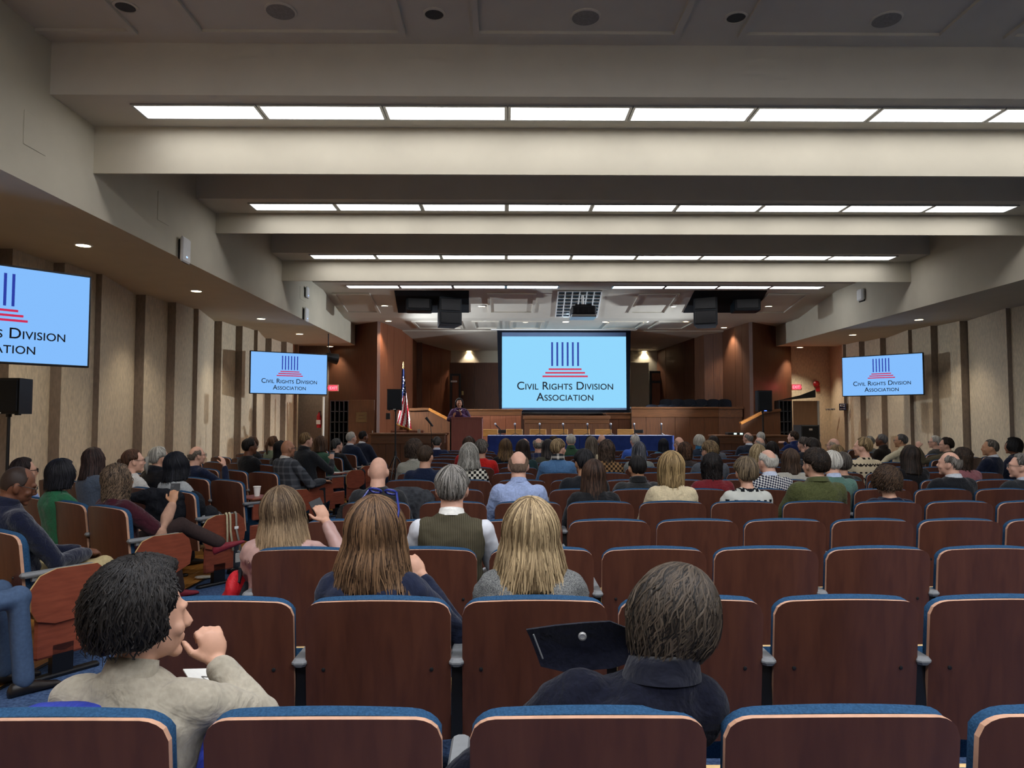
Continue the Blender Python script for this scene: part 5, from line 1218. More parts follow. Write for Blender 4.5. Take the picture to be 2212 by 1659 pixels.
def hand(mb, W, d, n, curl, side, sc=1.0):
    """palm, four fingers and a thumb; d = pointing direction, n = the way the palm faces"""
    W, d, n = Vector(W), Vector(d).normalized(), Vector(n); n = (n - d * n.dot(d)).normalized(); s_ = d.cross(n) * side
    R = Matrix((s_, d, n)).transposed()
    mb.tube([W - d * .03 * sc, W + d * .015 * sc], [.027 * sc, .027 * sc], 10, flat=.75, nrm=s_)
    mb.ell(W + d * .05 * sc, (.042 * sc, .052 * sc, .017 * sc), 14, 10, R)
    for i, (bx, L) in enumerate(((-.030, .062), (-.010, .074), (.011, .080), (.031, .072))):
        p = W + d * (.088 - .004 * abs(i - 2)) * sc + s_ * bx * sc; a = curl * .55; pts = [p - d * .012 * sc]; 
        r_ = [.0095 * sc]
        for q, fr in enumerate((.42, .33, .25)):
            dd = d * math.cos(a) + n * math.sin(a); pts.append(p); p = p + dd * (L * fr * sc); r_.append((.0093 - .0008 * q) * sc); a += curl * (.75 if q == 0 else .6)
        pts.append(p); r_.append(.0065 * sc); mb.tube(pts, r_, 8); mb.ell(p, (.0066 * sc,) * 3, 8, 6)
    b_ = W + d * .03 * sc + s_ * .034 * sc; d1 = (d * .7 + s_ * .75 + n * .25).normalized(); d2 = (d * .85 + s_ * .2 + n * (.4 + .2 * curl)).normalized()
    k1 = b_ + d1 * .034 * sc; k2 = k1 + d2 * .03 * sc; k3 = k2 + (d2 + n * .2 * curl).normalized() * .022 * sc
    mb.tube([b_ - d1 * .015 * sc, b_, k1, k2, k3], [.013 * sc, .014 * sc, .0115 * sc, .0105 * sc, .0075 * sc], 8); mb.ell(k3, (.0076 * sc,) * 3, 8, 6)

def torso_rings(TL, sw, lx, ly, bulk, shr=1.0, top=True):
    rings = [(-.06, .12, .10), (-.01, .165, .125), (.08, .178, .135), (.2, .165, .12), (.32, .158, .112)]
    tail = [(.62 * TL, .172, .115), (.78 * TL, .185, .112), (.88 * TL, sw + .012, .095), (.945 * TL, sw * .72, .078), (1.0 * TL, .086, .068), (1.03 * TL, .064, .060)]
    rr = [r for r in rings if r[0] < .55 * TL] + tail
    out = []
    for z, w_, d in rr:
        t = max(0, min(1, z / TL)); y = ly * t - .012 * math.sin(math.pi * t)
        out.append(((lx * t * t, y, z), w_ * shr + bulk, d * shr + bulk))
    return out
def loft(mb, rings, seg=24, p=2.4):
    vs = []; fs = []
    for (c, w_, d) in rings:
        for k in range(seg):
            a = 2 * math.pi * k / seg; ca, sa = math.cos(a), math.sin(a)
            vs.append((c[0] + w_ * math.copysign(abs(ca) ** (2 / p), ca), c[1] + d * math.copysign(abs(sa) ** (2 / p), sa), c[2]))
    n = len(rings)
    for i in range(n - 1):
        for k in range(seg): j = (k + 1) % seg; fs.append((i * seg + k, i * seg + j, i * seg + seg + j, i * seg + seg + k))
    fs.append(tuple(range(seg - 1, -1, -1))); fs.append(tuple(range((n - 1) * seg, n * seg)))
    mb.add(vs, fs)
PENDING = []       # objects whose remesh is baked at the end
def remeshed(name, mb, m, parent, vox, it=4, wr=0):
    me = mb.mesh(name); me.materials.append(m)
    o = link(name, me, parent)
    r = o.modifiers.new('r', 'REMESH'); r.mode = 'VOXEL'; r.voxel_size = vox; r.use_smooth_shade = True
    s_ = o.modifiers.new('s', 'SMOOTH'); s_.factor = .5; s_.iterations = it
    if wr:
        d_ = o.modifiers.new('d', 'DISPLACE'); d_.texture = WRINK; d_.strength = wr; d_.mid_level = .5
    PENDING.append(o); return o
WRINK = bpy.data.textures.new('wrinkles', 'CLOUDS'); WRINK.noise_scale = .11; WRINK.noise_depth = 2
def limb(mb, pts, rad, seg=12):
    pts = [Vector(p) for p in pts]; mb.tube(pts, rad, seg)
    for p, r_ in zip(pts, rad): mb.ell(p, (r_, r_, r_), 12, 8)
LEGC = {'khaki': '#a89870', 'jeans': '#465872', 'grey': '#3c3f44', 'charcoal': '#26282c', 'navy': '#1c2436', 'cross': '#3b2f2d', None: '#24262c'}
LEGME = {}
def legs_mesh(kind, zs):
    """trousers and shoes of a seated pose; zs = seat height"""
    key = (kind, round(zs, 2))
    if key in LEGME: return LEGME[key]
    tr, sh = MB(), [MB(), MB()]
    tr.ell((0, .0, .095), (.175, .14, .12), 20, 12)
    if kind == 'cross':
        A = [(-.09, .02, .08), (-.08, .44, .09), (-.06, .52, -zs + .09)]; B = [(.09, .02, .10), (.05, .46, .20), (.22, .72, .03)]
    else:
        A = [(-.09, .02, .08), (-.13, .46, .10), (-.14, .50, -zs + .09)]; B = [(.09, .02, .08), (.13, .46, .10), (.14, .50, -zs + .09)]
    for L in (A, B): limb(tr, L, [.09, .072, .055], 14)
    for i, L in enumerate((A, B)):
        a = Vector(L[2]); m = sh[i]
        d = Vector((0, 1, 0)); up = Vector((0, 0, 1))
        if kind == 'cross' and i == 1: d = Vector((.55, .75, .35)).normalized(); up = Vector((-.3, -.2, .9)); up = (up - d * up.dot(d)).normalized()
        c = a - up * .05; s_ = d.cross(up)
        R = Matrix((s_, d, up)).transposed()
        m.smooth = True
        rings = []
        for (t, w_, hgt) in ((-.075, .022, .05), (-.06, .034, .075), (0, .038, .085), (.07, .042, .06), (.13, .044, .042), (.175, .036, .032), (.195, .015, .02)):
            for k in range(10):
                an = 2 * math.pi * k / 10; q = Vector((w_ * math.cos(an), t, max(0, .5 + .5 * math.sin(an)) * hgt)); rings.append(c + R @ q + up * -.035)
        fs = []
        for r_ in range(6):
            for k in range(10): j = (k + 1) % 10; fs.append((r_ * 10 + k, r_ * 10 + j, r_ * 10 + 10 + j, r_ * 10 + 10 + k))
        fs += [tuple(range(9, -1, -1)), tuple(range(60, 70))]
        m.add(rings, fs)
    trm = tr.mesh('trousers'); trm.materials.append(BLACK)
    s0, s1 = sh[0].mesh('shoe'), sh[1].mesh('shoe'); s0.materials.append(BLACK); s1.materials.append(BLACK)
    LEGME[key] = (trm, s0, s1); return LEGME[key]
SHOE = mat('dark_leather', '#1d1815', .4, .4)
LEGOBJ = {}
rng = np.random.default_rng(11)
def glasses(t, Hm, dark):
    m = mat('spectacle_frame', '#15161a', .3, .5) if dark else mat('wire_frame', '#4a4a48', .3, .5, metal=.4)
    for sx in (-1, 1):
        g = MB(); r_ = .0035 if dark else .0022
        pts = [Hm @ Vector((sx * .034 + .024 * math.cos(a), .104, .0 + .019 * math.sin(a))) for a in np.linspace(0, 2 * math.pi, 15)]
        g.tube(pts, r_, 5); g.build('glasses_rim', m, t)
        MB().tube([Hm @ Vector((sx * .058, .103, .004)), Hm @ Vector((sx * .083, .06, .004)), Hm @ Vector((sx * .086, -.01, .002)), Hm @ Vector((sx * .083, -.03, -.014))], r_, 5).build('glasses_temple', m, t)
    MB().tube([Hm @ Vector((-.011, .106, .004)), Hm @ Vector((0, .11, .007)), Hm @ Vector((.011, .106, .004))], .0022, 5).build('glasses_bridge', m, t)
def person(q, i):
    lvl = q['lvl']; sex = q['sex']; top = q['top']; kind, col, tp = top
    head = q['head']; yaw = math.radians(q['yaw']); seat = .45
    hs = .95 if sex == 'f' else 1.0
    hairth = q['hair'][1].get('th', 0)
    sw = .150 if sex == 'f' else .172
    lx, ly = q.get('lx', 0.0), q.get('ly', -.10)
    # head frame relative to the body
    hyaw = math.radians(q['hy'] - q['yaw'])
    Rh = Matrix.Rotation(-hyaw, 3, 'Z') @ Matrix.Rotation(-math.radians(q['hp']), 3, 'X') @ Matrix.Rotation(math.radians(q['hr']), 3, 'Y')
    T = head.z - seat
    drop = max(0.0, (1 - Rh[2][2]) * .1)
    TL = T - (.150 + .097 * hs + hairth * .8) + drop * .3
    nb = Vector((lx, ly, TL)); pv = nb + Vector((0, .012, .056))
    hc = pv + Rh @ Vector((0, .028, .09))
    hx = hc + Rh @ Vector((0, 0, HC * hs))
    c, s_ = math.cos(-yaw), math.sin(-yaw)
    rot = Matrix.Rotation(-yaw, 3, 'Z')
    topv = rot @ Vector((hc.x, hc.y, 0))
    root = Vector((head.x - topv.x, head.y - topv.y, seat)) if not q.get('stand') else Vector((head.x - topv.x, head.y - topv.y, q['stand']))
    t = thing('person', q['label'], 'person', root, -yaw, 'audience')
    Hm = Matrix.Translation(hc) @ (Rh * 1.0).to_4x4() @ Matrix.Diagonal((hs, hs, hs, 1))
    # ---- skin: head, neck, trunk, arms and hands in one surface
    vox = q.get('vox', (.0075, .0085, .010, .013)[lvl])
    b = MB(); hm = MB(); head_parts(hm, 0, sex, lvl)
    b.add([Hm @ Vector(v) for v in hm.v], hm.f)
    nr = .048 if sex == 'f' else .060
    b.tube([nb - Vector((0, 0, .06)), nb, Hm @ Vector((0, -.012, -.055)), Hm @ Vector((0, -.01, -.02))], [nr * 1.25, nr * 1.08, nr, nr * .9], 16)
    loft(b, torso_rings(TL, sw, lx, ly, 0, .86), 20)
    sz = .865 * TL
    arms = {}
    for sd, key in ((1, 'R'), (-1, 'L')):
        S = Vector((lx * .8 + sd * sw, ly * .9, sz)); E = q.get(key + 'E'); W = q.get(key + 'W')
        if E and len(E) == 4: E = rot.transposed() @ (at(*E[1:]) - root)
        if W and len(W) == 4: W = rot.transposed() @ (at(*W[1:]) - root)
        E = Vector(E) if E else Vector((sd * (sw + .075), .06, sz - .265)); W = Vector(W) if W else Vector((sd * .10, .29, .16))
        arms[sd] = (S, E, W)
        limb(b, [S, E, W], [.045, .037, .026], 12)
        hd = q.get('hand_' + key.lower())
        if hd: hand(b, W, hd['d'], hd['n'], hd['curl'], sd, .92 if sex == 'f' else 1.0)
        else: hand(b, W, (-sd * .5, .8, -.1), (-sd * .3, 0, -1), .7, sd, .92 if sex == 'f' else 1.0) if lvl < 3 else limb(b, [W, W + Vector((-sd * .05, .08, 0))], [.026, .03], 10)
    skm = mat('skin_' + q['skin'], SK[q['skin']], .5, .35, var=.07, scale=25, bump=.03)
    remeshed('body', b, skm, t, vox, 2)
    # ---- garment
    bulk = tp.get('bulk', .008)
    g = MB(); loft(g, torso_rings(TL, sw, lx, ly, bulk), 28)
    short = tp.get('short')
    gm = cloth_mat(kind, col, tp.get('c2'))
    gv = (.009, .011, .014, .018)[lvl]
    sl = gm; sl_mb = g
    if kind == 'vest': sl_mb = MB(); sl = mat('white_shirt', '#c9cbd0', .85, .15, var=.06, scale=20, bump=.2)
    if short: sl_mb = MB(); sl = mat('tan_sleeve', q.get('sleeve', '#b08a74'), .85, .15, var=.08, scale=30, bump=.2)
    for sd in (1, -1):
        S, E, W = arms[sd]; Wc = E.lerp(W, .9)
        if kind != 'vest': limb(g, [S - Vector((sd * .02, 0, 0)), S.lerp(E, .12)], [.060 + bulk, .060 + bulk])
        else: limb(g, [S - Vector((sd * .05, 0, -.01)), S - Vector((sd * .02, 0, 0))], [.052 + bulk, .05 + bulk])
        S0 = S.lerp(E, .02) if kind == 'vest' else S
        limb(sl_mb, [S0, S.lerp(E, .5), E, E.lerp(W, .5), Wc], [.054 + bulk, .051 + bulk, .045 + bulk, .040 + bulk, .033 + bulk * .6], 14)
        if short: limb(g, [S, S.lerp(E, .8)], [.062 + bulk, .058 + bulk], 14)
    gname = {'vest': 'waistcoat', 'puffer': 'puffer_jacket', 'wool': 'jacket', 'tweed': 'jacket', 'floral': 'blouse', 'fleece': 'pullover'}.get(kind, 'jacket' if bulk > .013 else 'sweater')
    if tp.get('coll') == 'shirt' and bulk < .012 and kind == 'plain' and tp.get('yoke'): gname = 'shirt'
    remeshed(gname, g, gm, t, gv, 5, .022 if lvl < 2 else 0)
    if sl_mb is not g: remeshed('shirt_sleeves', sl_mb, sl, t, gv, 4, .02 if lvl < 2 else 0)
    # ---- collar
    co = tp.get('coll', 'crew')
    if co in ('shirt', 'jacket', 'high', 'turtle', 'stand', 'scarf'):
        cm = cloth_mat('plain' if co != 'scarf' else ('plaid' if tp.get('cc') == '#2a2c30' else 'plain'), tp.get('cc', col), '#c8c4b8' if co == 'scarf' and tp.get('cc') == '#2a2c30' else None)
        hgt = {'shirt': .042, 'jacket': .04, 'high': .062, 'turtle': .055, 'stand': .06, 'scarf': .075}[co]
        rad = {'shirt': .064, 'jacket': .078, 'high': .076, 'turtle': .066, 'stand': .085, 'scarf': .08}[co] - (.006 if sex == 'f' else 0) + (bulk - .008) * .4
        m = MB(); m.smooth = True; K = 30
        hmid = (Hm @ Vector((0, -.012, -.055)))
        def cp(k, j):
            a = 2 * math.pi * k / K; back = .5 - .5 * math.sin(a)     # a = -90deg is the back of the neck
            zz = TL - .028 + (.02 + .035 * back * .5) + (hgt * (.55 + .45 * back)) * min(j, 3) / 3 - (0 if j < 4 else .012 * (j - 3))
            rr = rad * (1.16 - .14 * min(j, 3) / 3) - (0 if j < 4 else .008)
            f = min(1, max(0, (zz - TL) / .1)); ctr = nb.lerp(hmid, f)
            return (ctr.x + rr * math.cos(a), ctr.y - .004 + rr * .98 * math.sin(a), zz)
        m.grid(lambda k, j: cp(k, j), K, 6, True)
        m.build('scarf' if co == 'scarf' else 'collar', cm, t)
    # ---- hair
    st, hp_, hcol = q['hair']
    rng = np.random.default_rng(100 + i)
    nst = (1700, 700, 260, 100)[lvl] if st != 'buzz' else 0
    if st == 'curly': nst = int(nst * 1.3)
    wdt = (.0026, .0034, .0045, .006)[lvl]
    res = hair_mesh('hair', st, hp_, nst, rng, wdt * (1.6 if hp_.get('locs') else 1))
    if res:
        V, F, Tn = res
        A = np.array(Hm)[:3, :3]; V = V @ A.T + np.array(Hm.translation)
        # hair rests on the back instead of passing through it
        if hp_.get('len', 0) > .1:
            zsh = TL - .03; dz_ = np.clip((zsh - V[:, 2]) / .12, 0, 1); yb = ly - .105 - bulk
            V[:, 1] = np.where(V[:, 1] < ly + .02, V[:, 1] + (np.minimum(V[:, 1], yb) - V[:, 1]) * dz_, V[:, 1])
        me = np_mesh('hair', V, F, Tn); me.materials.append(attr_ramp('hair_' + hcol[0][1:] + hcol[1][1:], hcol[0], hcol[1], .5, .2))
        link('hair', me, t)
    if q.get('glasses'): glasses(t, Hm, q['glasses'] == 2)
    if q.get('sung'):
        m = mat('blue_sunglasses', '#1d2a78', .25, .5)
        HU = Hm @ Matrix.Translation((.012, .02, .163)) @ Matrix.Rotation(1.0, 4, 'X') @ Matrix.Translation((0, -.112, 0))
        for sx in (-1, 1):
            MB().tube([HU @ Vector((sx * .036 + .027 * math.cos(a), .115, .021 * math.sin(a))) for a in np.linspace(0, 2 * math.pi, 13)], .005, 6).build('sunglasses_rim', m, t)
            MB().tube([HU @ Vector((sx * .064, .112, .006)), HU @ Vector((sx * .094, .04, .0)), HU @ Vector((sx * .098, -.02, -.012))], .0045, 6).build('sunglasses_temple', m, t)
    # ---- legs
    if not q.get('stand'):
        lk = q.get('legs'); trm, s0, s1 = legs_mesh('cross' if lk == 'cross' else 'sit', seat)
        key = 'cross' if lk == 'cross' else 'sit'
        o = link('trousers', trm, t)
        if key not in LEGOBJ:
            r = o.modifiers.new('r', 'REMESH'); r.mode = 'VOXEL'; r.voxel_size = .014; r.use_smooth_shade = True
            sm = o.modifiers.new('s', 'SMOOTH'); sm.factor = .5; sm.iterations = 5; PENDING.append(o); LEGOBJ[key] = o; o['_first'] = key
        else: o['_share'] = key
        lm = mat('trousers_' + str(lk), LEGC[lk], .9, .12, var=.12, scale=50, bump=.15)
        o.material_slots[0].link = 'OBJECT'; o.material_slots[0].material = lm
        for k, sm_ in enumerate((s0, s1)):
            so = link('shoe', sm_, t); so.material_slots[0].link = 'OBJECT'
            so.material_slots[0].material = mat('red_sneaker', '#7d2430', .6, .3) if lk == 'cross' else SHOE
    q['obj'] = t; q['Hm'] = Hm; q['TL'] = TL; q['arms'] = arms
    return t
for i, q in enumerate(PEOPLE): person(q, i)
# ------------------------------------------------------------------ the speaker at the lectern
q = dict(px=992, py=860, Y=17.62, yaw=180, hy=176, hp=16, hr=0, skin='m', sex='f', lvl=1, hair=('long', dict(th=.016, len=.10, flare=.18, face=88), ('#0c0a0b', '#2a2426')),
         top=('plain', '#4a2f50', dict(coll='none', bulk=.016)), label='person in a plum jacket speaking at the lectern, hands raised', ly=.0, stand=1.0,
         RE=(.24, .08, .28), RW=(.12, .28, .34), LE=(-.26, .06, .26), LW=(-.06, .30, .40), hand_r=dict(d=(-.2, .6, .5), n=(-.8, 0, .3), curl=.5), hand_l=dict(d=(.1, .4, .9), n=(.9, .3, 0), curl=.4))
q['head'] = at(992, 860, 17.62); q['stand'] = q['head'].z - .80
_o = .45
def standing(q):
    z0 = q['stand']; T_ = q['head'].z - z0
    q2 = dict(q); q2['head'] = Vector((q['head'].x, q['head'].y, .45 + T_)); t = person(q2, 900)
    t.location.z = z0; t['group'] = 'speaker'
    del t['group']
    m = MB(); h0 = SF - z0
    for sx in (-1, 1): limb(m, [(sx * .09, 0, .06), (sx * .085, .01, h0 * .5), (sx * .085, 0, h0 + .1)], [.095, .065, .05], 14)
    m.ell((0, 0, .05), (.17, .125, .13), 18, 10)
    remeshed('trousers', m, mat('trousers_black', '#17171b', .9, .1), t, .014, 4)
    for sx in (-1, 1):
        s_ = MB(); s_.smooth = True; s_.ell((sx * .085, .05, h0 + .045), (.042, .12, .045), 12, 8); s_.build('shoe', SHOE, t)
    Hm = q2['Hm']
    for sx in (-1, 1): MB().ell(Hm @ Vector((sx * .033, .082, .002)), (.012, .009, .007), 10, 6).build('eye', mat('eye_dark', '#1a1210', .3, .5), t)
    k = MB(); k.tube([(.075 * math.cos(a), .045 + .07 * math.sin(a), q2['TL'] - .01 - .05 * max(0, math.sin(a))) for a in np.linspace(-.3, math.pi + .3, 14)], .007, 6); k.build('necklace', mat('pearl', '#cfc8c0', .3, .5), t)
standing(q)

# ------------------------------------------------------------------ coats, bags, cups, papers
def paper(name, pts, label, m=None, cat='paper'):
    c = sum((Vector(p) for p in pts), Vector()) / len(pts)
    mb = MB(); mb.prism([Vector(p) - c for p in pts], (0, 0, .004))
    return tag(mb.build(name, m or mat('white_paper', '#dedcd4', .8, .1, var=.03), None, c), label, cat)
# the collar and revers of the navy coat stand away from the neck
cp = [q_ for q_ in PEOPLE if 'navy wool coat slumped' in q_['label']][0]['obj']
Mi = Matrix.Translation(cp.location) @ Matrix.Rotation(cp.rotation_euler[2], 4, 'Z'); Mi = Mi.inverted()
WOOLN = cloth_mat('wool', '#11131f')
outer = [(1137, 1361, 1.86), (1200, 1352, 1.88), (1262, 1346, 1.90), (1318, 1343, 1.92), (1362, 1360, 1.93), (1400, 1392, 1.93)]
lower = [(1168, 1440, 1.88), (1220, 1452, 1.89), (1275, 1448, 1.90), (1322, 1444, 1.90), (1368, 1430, 1.90), (1408, 1450, 1.90)]
mb = MB(); mb.smooth = True; K = len(outer)
def cpt(i, j, off):
    a, b_ = at(*outer[i]), at(*lower[i]); p = a.lerp(b_, j / 4); p.y += off + .02 * math.sin(j / 4 * math.pi); return Mi @ p
mb.grid(lambda i, j: cpt(i, j, 0), K, 5); mb.grid(lambda i, j: cpt(K - 1 - i, j, .012), K, 5)
rim = [(i, 0) for i in range(K)] + [(K - 1, j) for j in range(1, 5)] + [(i, 4) for i in range(K - 2, -1, -1)] + [(0, j) for j in range(3, 0, -1)]
mb.grid(lambda i, j: cpt(*rim[i], .012 * j), len(rim), 2, True)
co = mb.build('coat_collar', WOOLN, cp)
sn = MB(); sp = Mi @ (at(1257, 1371, 1.89) + Vector((0, -.012, 0))); sn.lathe([(.011, 0), (.011, .004), (.007, .006), (.006, .003)], sp, 14, (0, -1, 0)); sn.build('snap_button', ALU, co)
z0_, z1_ = Mi @ (at(1152, 1368, 1.865) + Vector((0, -.01, 0))), Mi @ (at(1172, 1420, 1.88) + Vector((0, -.01, 0)))
zz = MB(); zz.tube([z0_, z0_.lerp(z1_, .5), z1_], .0022, 5); zz.build('zip', ALU, co)
# papers on the lap of the person in beige, blue bag behind them
paper('programme', [at(395, 1448, 2.12), at(470, 1446, 2.3), at(485, 1500, 2.16), at(440, 1520, 2.02)], 'white printed programme on the lap of the person in beige')
pr = bpy.data.objects['programme']; c = pr.location
for k in range(3):
    a, b_ = at(436, 1466 + 10 * k, 2.16), at(474, 1468 + 10 * k, 2.16)
    mb = MB(); mb.prism([a - c + Vector((0, 0, .006)), b_ - c + Vector((0, 0, .006)), b_ - c + Vector((0, -.006, .006)), a - c + Vector((0, -.006, .006))], (0, 0, .002)); mb.build('text_line', mat('ink_grey', '#777570', .8, .1), pr)
def soft(name, blobs, m, label, cat, vox=.012, wr=.03):
    """cloth heap made of merged rounded lumps, origin at the first lump's foot"""
    o0 = Vector(blobs[0][0]); mb = MB()
    for c_, r_ in blobs: mb.ell(Vector(c_) - o0, r_, 16, 10)
    o = remeshed(name, mb, m, None, vox, 3, wr); o.location = o0; return tag(o, label, cat)
BLUEBAG = mat('royal_blue_bag', '#2a3a9a', .6, .3, var=.2, scale=12, bump=.2, folds=.6)
soft('blue_jacket', [(Vector((-1.05, RY(0) + .10, .85)), (.13, .04, .035)), (Vector((-.92, RY(0) + .13, .82)), (.10, .04, .05)), (Vector((-.70, RY(0) + .16, .70)), (.05, .05, .12)), (Vector((-.72, RY(0) + .2, .56)), (.05, .06, .14))], BLUEBAG, 'bright blue jacket bunched behind the person in beige', 'jacket')
# grey quilted jacket over a seat back
p = at(880, 1044, RY(5) - .02)
QUILT = mat('grey_quilt', '#3a3c40', .8, .2, var=.2, scale=24, kind='voronoi', bump=.5, folds=.5)
soft('draped_jacket', [((p.x, RY(5) + .02, .80), (.27, .055, .12)), ((p.x - .1, RY(5) + .04, .70), (.2, .06, .2)), ((p.x + .17, RY(5) - .005, .66), (.11, .05, .24)), ((p.x + .22, RY(5) + .0, .55), (.08, .045, .2)), ((p.x - .22, RY(5) + .03, .74), (.1, .06, .15))], QUILT, 'grey quilted jacket draped over a seat back behind the navy sweater', 'jacket', .012, .03)
# red and black bag hanging at the aisle end of a row
RED = mat('red_nylon', '#b01620', .6, .3, var=.15, scale=14, folds=.5)
p = at(515, 1262, 3.95)
t = thing('shoulder_bag', 'red and black bag on the aisle beside the middle block', 'bag', (p.x - .02, 3.98, 0))
mb = MB(); mb.ell((0, 0, .62), (.05, .12, .12), 14, 10); mb.ell((-.03, -.02, .52), (.06, .1, .12), 14, 10); remeshed('red_flap', mb, RED, t, .012, 3, .02)
mb = MB(); mb.ell((.04, .02, .52), (.06, .12, .16), 14, 10); remeshed('black_pouch', mb, mat('black_nylon', '#1a1a1e', .7, .2, var=.2, folds=.4), t, .012, 3, .02)
mb = MB(); mb.tube([(0, .06, .68), (.02, .0, .74), (.03, -.06, .68)], .012, 6); mb.build('strap', mat('black_nylon', '#1a1a1e'), t)
# paper cup on the flat tablet
p = at(561, 1051, 8.25); zt = .69
fl3 = [c for c in bpy.data.objects if c.name.startswith('tablet_board') and c.data is ME['tabletflat']]
bpy.context.view_layer.update()
def tab_at(i): return fl3[i].matrix_world @ Vector((-.16, .34, .69))
w0 = tab_at(0)
t = thing('paper_cup', 'white paper coffee cup on the flat writing tablet in the left block', 'cup', w0)
MB().lathe([(.028, 0), (.04, .105), (.042, .105), (.042, .112), (.038, .112), (.036, .10), (.026, .004)], seg=20).build('cup_body', mat('cup_white', '#e9e6de', .6, .2, var=.02), t)
MB().lathe([(.0415, .103), (.0445, .107), (.0415, .113)], seg=20).build('rolled_rim', mat('cup_white', '#e9e6de'), t)
w1 = tab_at(1)
paper('handout', [w1 + Vector(v) for v in ((-.16, -.08, .003), (.1, -.14, .003), (.18, .06, .003), (-.08, .12, .003))], 'white papers on the second flat tablet beside the plaid blazer')
# phone in the raised hand, cup in the blond man's hand
def hand_pos(q_, side):
    S, E, W = q_['arms'][side]; hd = q_['hand_r' if side > 0 else 'hand_l']; d = Vector(hd['d']).normalized(); n = Vector(hd['n']); n = (n - d * n.dot(d)).normalized(); o = q_['obj']
    M = Matrix.Translation(o.location) @ Matrix.Rotation(o.rotation_euler[2], 4, 'Z'); return M @ (W + d * .09 + n * .035), M.to_3x3() @ d, M.to_3x3() @ n
def by(txt): return [q_ for q_ in PEOPLE if txt in q_['label']][0]
p, d, n = hand_pos(by('maroon top with crossed'), 1)
t = thing('phone', 'dark phone held up by the person in the maroon top', 'phone', p); s_ = d.cross(n)
MB().obox((0, 0, .01), s_ * .036, d * .072, n * .004).build('case', BLACK, t); MB().obox(n * .0045 + Vector((0, 0, .01)), s_ * .033, d * .068, n * .0006).build('glass', mat('phone_glass', '#0c0e14', .1, .6), t); MB().obox(-n * .0048 + s_ * .02 + d * .05 + Vector((0, 0, .01)), s_ * .01, d * .012, n * .001).build('camera_bump', DKGREY, t)
p, d, n = hand_pos(by('pink satin'), 1)
t = thing('phone', 'black camera phone held up by the person in pink satin', 'phone', p); s_ = d.cross(n)
MB().obox((0, 0, 0), s_ * .036, d * .06, n * .005).build('case', BLACK, t); MB().obox(n * .0055, s_ * .032, d * .056, n * .0006).build('glass', mat('phone_glass', '#0c0e14'), t)
p, d, n = hand_pos(by('cup with a dark lid'), 1)
t = thing('travel_cup', 'pale cup with a dark lid in the charcoal-jacketed person\'s hand', 'cup', p - Vector((0, 0, .05)))
MB().lathe([(.028, 0), (.038, .1)], seg=16).build('cup_body', mat('cup_grey', '#8d949c', .5, .3), t); MB().lathe([(.041, .1), (.041, .115), (.034, .125)], seg=16).build('lid', BLACK, t)
# handbag with pale straps hanging on a tablet end, mask on the floor
end1 = [c for c in bpy.data.objects if c.name.startswith('tablet_board') and c.data is ME['tablet']]
end1.sort(key=lambda c: c.matrix_world.translation.y)
e = end1[2] if len(end1) > 2 else end1[-1]
M = e.matrix_world
t = thing('hanging_handbag', 'pale straps and clear pouch hanging over a writing tablet in the left block', 'bag', M @ Vector((.03, .42, .25))); t.rotation_euler = (0, 0, LROT)
STR = mat('cream_webbing', '#b9ad8c', .85, .15, var=.1); STG = mat('grey_webbing', '#8c867a', .85, .15, var=.1)
for i, (dy, L, mm) in enumerate(((-.10, .0, STR), (-.065, .02, STR), (.0, .06, STG))):
    mb = MB(); mb.smooth = True; pts = [Vector((-.035, dy, .40)), Vector((-.012, dy, .425)), Vector((.0, dy + .005, .40)), Vector((.004, dy + .01, .25)), Vector((.004, dy + .012 + .03 * i, .08 - L))]
    mb.tube(pts, .013, 6, flat=.25, nrm=(0, 1, 0)); mb.build('strap', mm, t)
mb = MB(); mb.rbox(.0, .012, .0, .10, -.06, .03, .005); mb.build('clear_pouch', mat('clear_vinyl', '#a8a49c', .15, .6, var=.05), t)
MB().rbox(.0, .01, -.015, .03, .26, .285, .003).build('buckle', WHITE, t)
MB().tube([(.006, .03, .05), (.006, .05, .03)], .012, 8).build('ring', ALU, t)
f = onz(440, 1250, .004)
soft('face_mask', [((f.x, f.y, .02), (.09, .05, .014)), ((f.x + .08, f.y + .03, .02), (.06, .03, .012))], mat('mask_white', '#dcd8cc', .85, .1, folds=.5), 'crumpled white mask on the wooden floor by the aisle', 'mask', .006, .01)
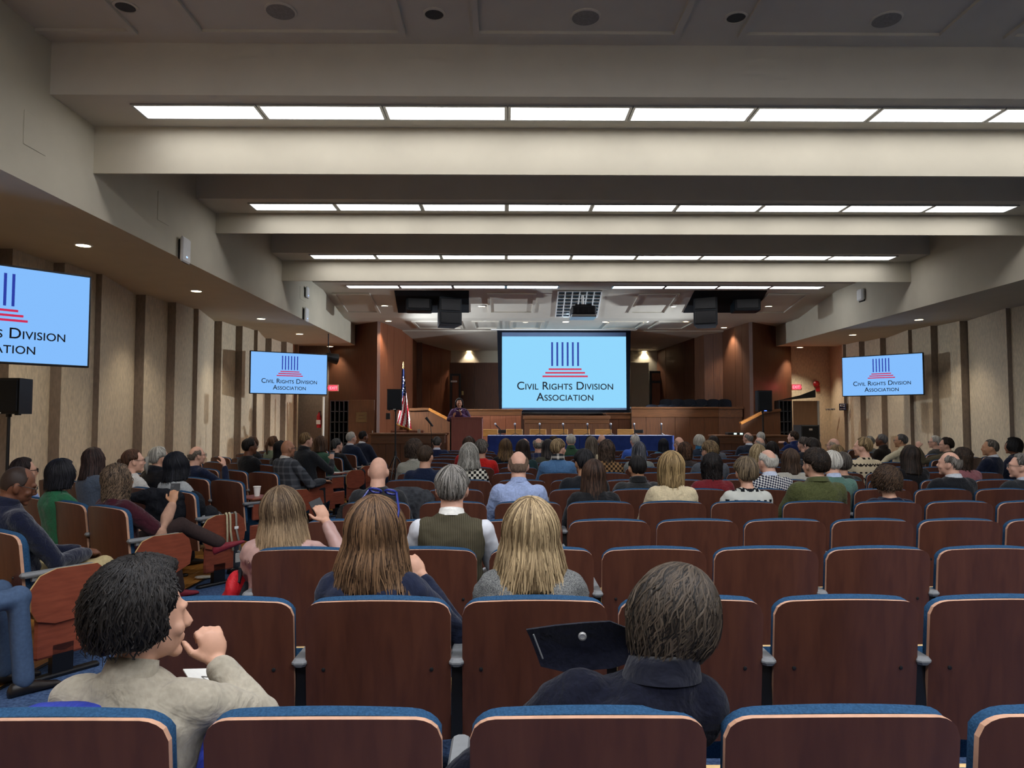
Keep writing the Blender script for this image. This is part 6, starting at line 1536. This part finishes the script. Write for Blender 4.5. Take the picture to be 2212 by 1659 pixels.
# backpack on the floor in the aisle
f = at(752, 1080, 9.6)
t = thing('backpack', 'grey roll-top backpack standing on the aisle floor', 'bag', (f.x, 9.6, 0), .4)
mb = MB(); mb.ell((0, 0, .2), (.17, .12, .22), 16, 12); mb.ell((0, 0, .34), (.15, .09, .1), 16, 10); remeshed('pack_body', mb, mat('grey_canvas', '#3f3e3c', .85, .15, var=.2, folds=.5), t, .014, 3, .03)
MB().tube([(-.12, -.06, .42), (0, -.09, .47), (.12, -.06, .42)], .02, 8, flat=.5).build('roll_top', mat('grey_canvas', '#3f3e3c'), t)
for sx in (-1, 1): MB().tube([(sx * .08, -.10, .42), (sx * .09, -.16, .25), (sx * .09, -.13, .05)], .016, 6, flat=.4).build('strap', BLACK, t)
# dark coat over a seat in the left block
g = by('in front of the black coat'); o = g['obj'].location
soft('draped_coat', [((o.x - .1, o.y - .28, .84), (.28, .08, .08)), ((o.x + .16, o.y - .14, .74), (.12, .1, .14)), ((o.x + .24, o.y + .02, .62), (.1, .14, .1)), ((o.x - .02, o.y - .3, .72), (.2, .06, .16))], mat('black_coat', '#14161c', .8, .2, var=.2, folds=.6), 'black coat and handbag heaped over a seat behind the light grey sweater', 'coat', .014, .04)
# ------------------------------------------------------------------ bake the live modifiers into plain meshes
bpy.context.view_layer.update()
dg = bpy.context.evaluated_depsgraph_get()
baked = {}
for o in PENDING:
    baked[o.name] = bpy.data.meshes.new_from_object(o.evaluated_get(dg), preserve_all_data_layers=False, depsgraph=dg)
texts = [o for o in bpy.data.objects if o.type == 'FONT']
tmesh = {o.name: bpy.data.meshes.new_from_object(o.evaluated_get(dg), depsgraph=dg) for o in texts}
for o in PENDING:
    me = baked[o.name]; old = o.data; me.name = old.name; mts = [s.material for s in o.material_slots]
    me.polygons.foreach_set('use_smooth', [True] * len(me.polygons))
    o.modifiers.clear()
    if o.get('_first'):
        k = o['_first']
        for w_ in list(bpy.data.objects):
            if w_.get('_share') == k or w_ is o:
                mm = w_.material_slots[0].material; w_.data = me
                w_.material_slots[0].link = 'OBJECT'; w_.material_slots[0].material = mm
    else: o.data = me
for w_ in bpy.data.objects:
    for k in ('_first', '_share'):
        if k in w_: del w_[k]
for o in texts:
    n = link(o.name, tmesh[o.name], o.parent, o.location.copy()); n.rotation_euler = o.rotation_euler.copy(); n['kind'] = 'stuff'
    nm = o.name; bpy.data.objects.remove(o); n.name = nm
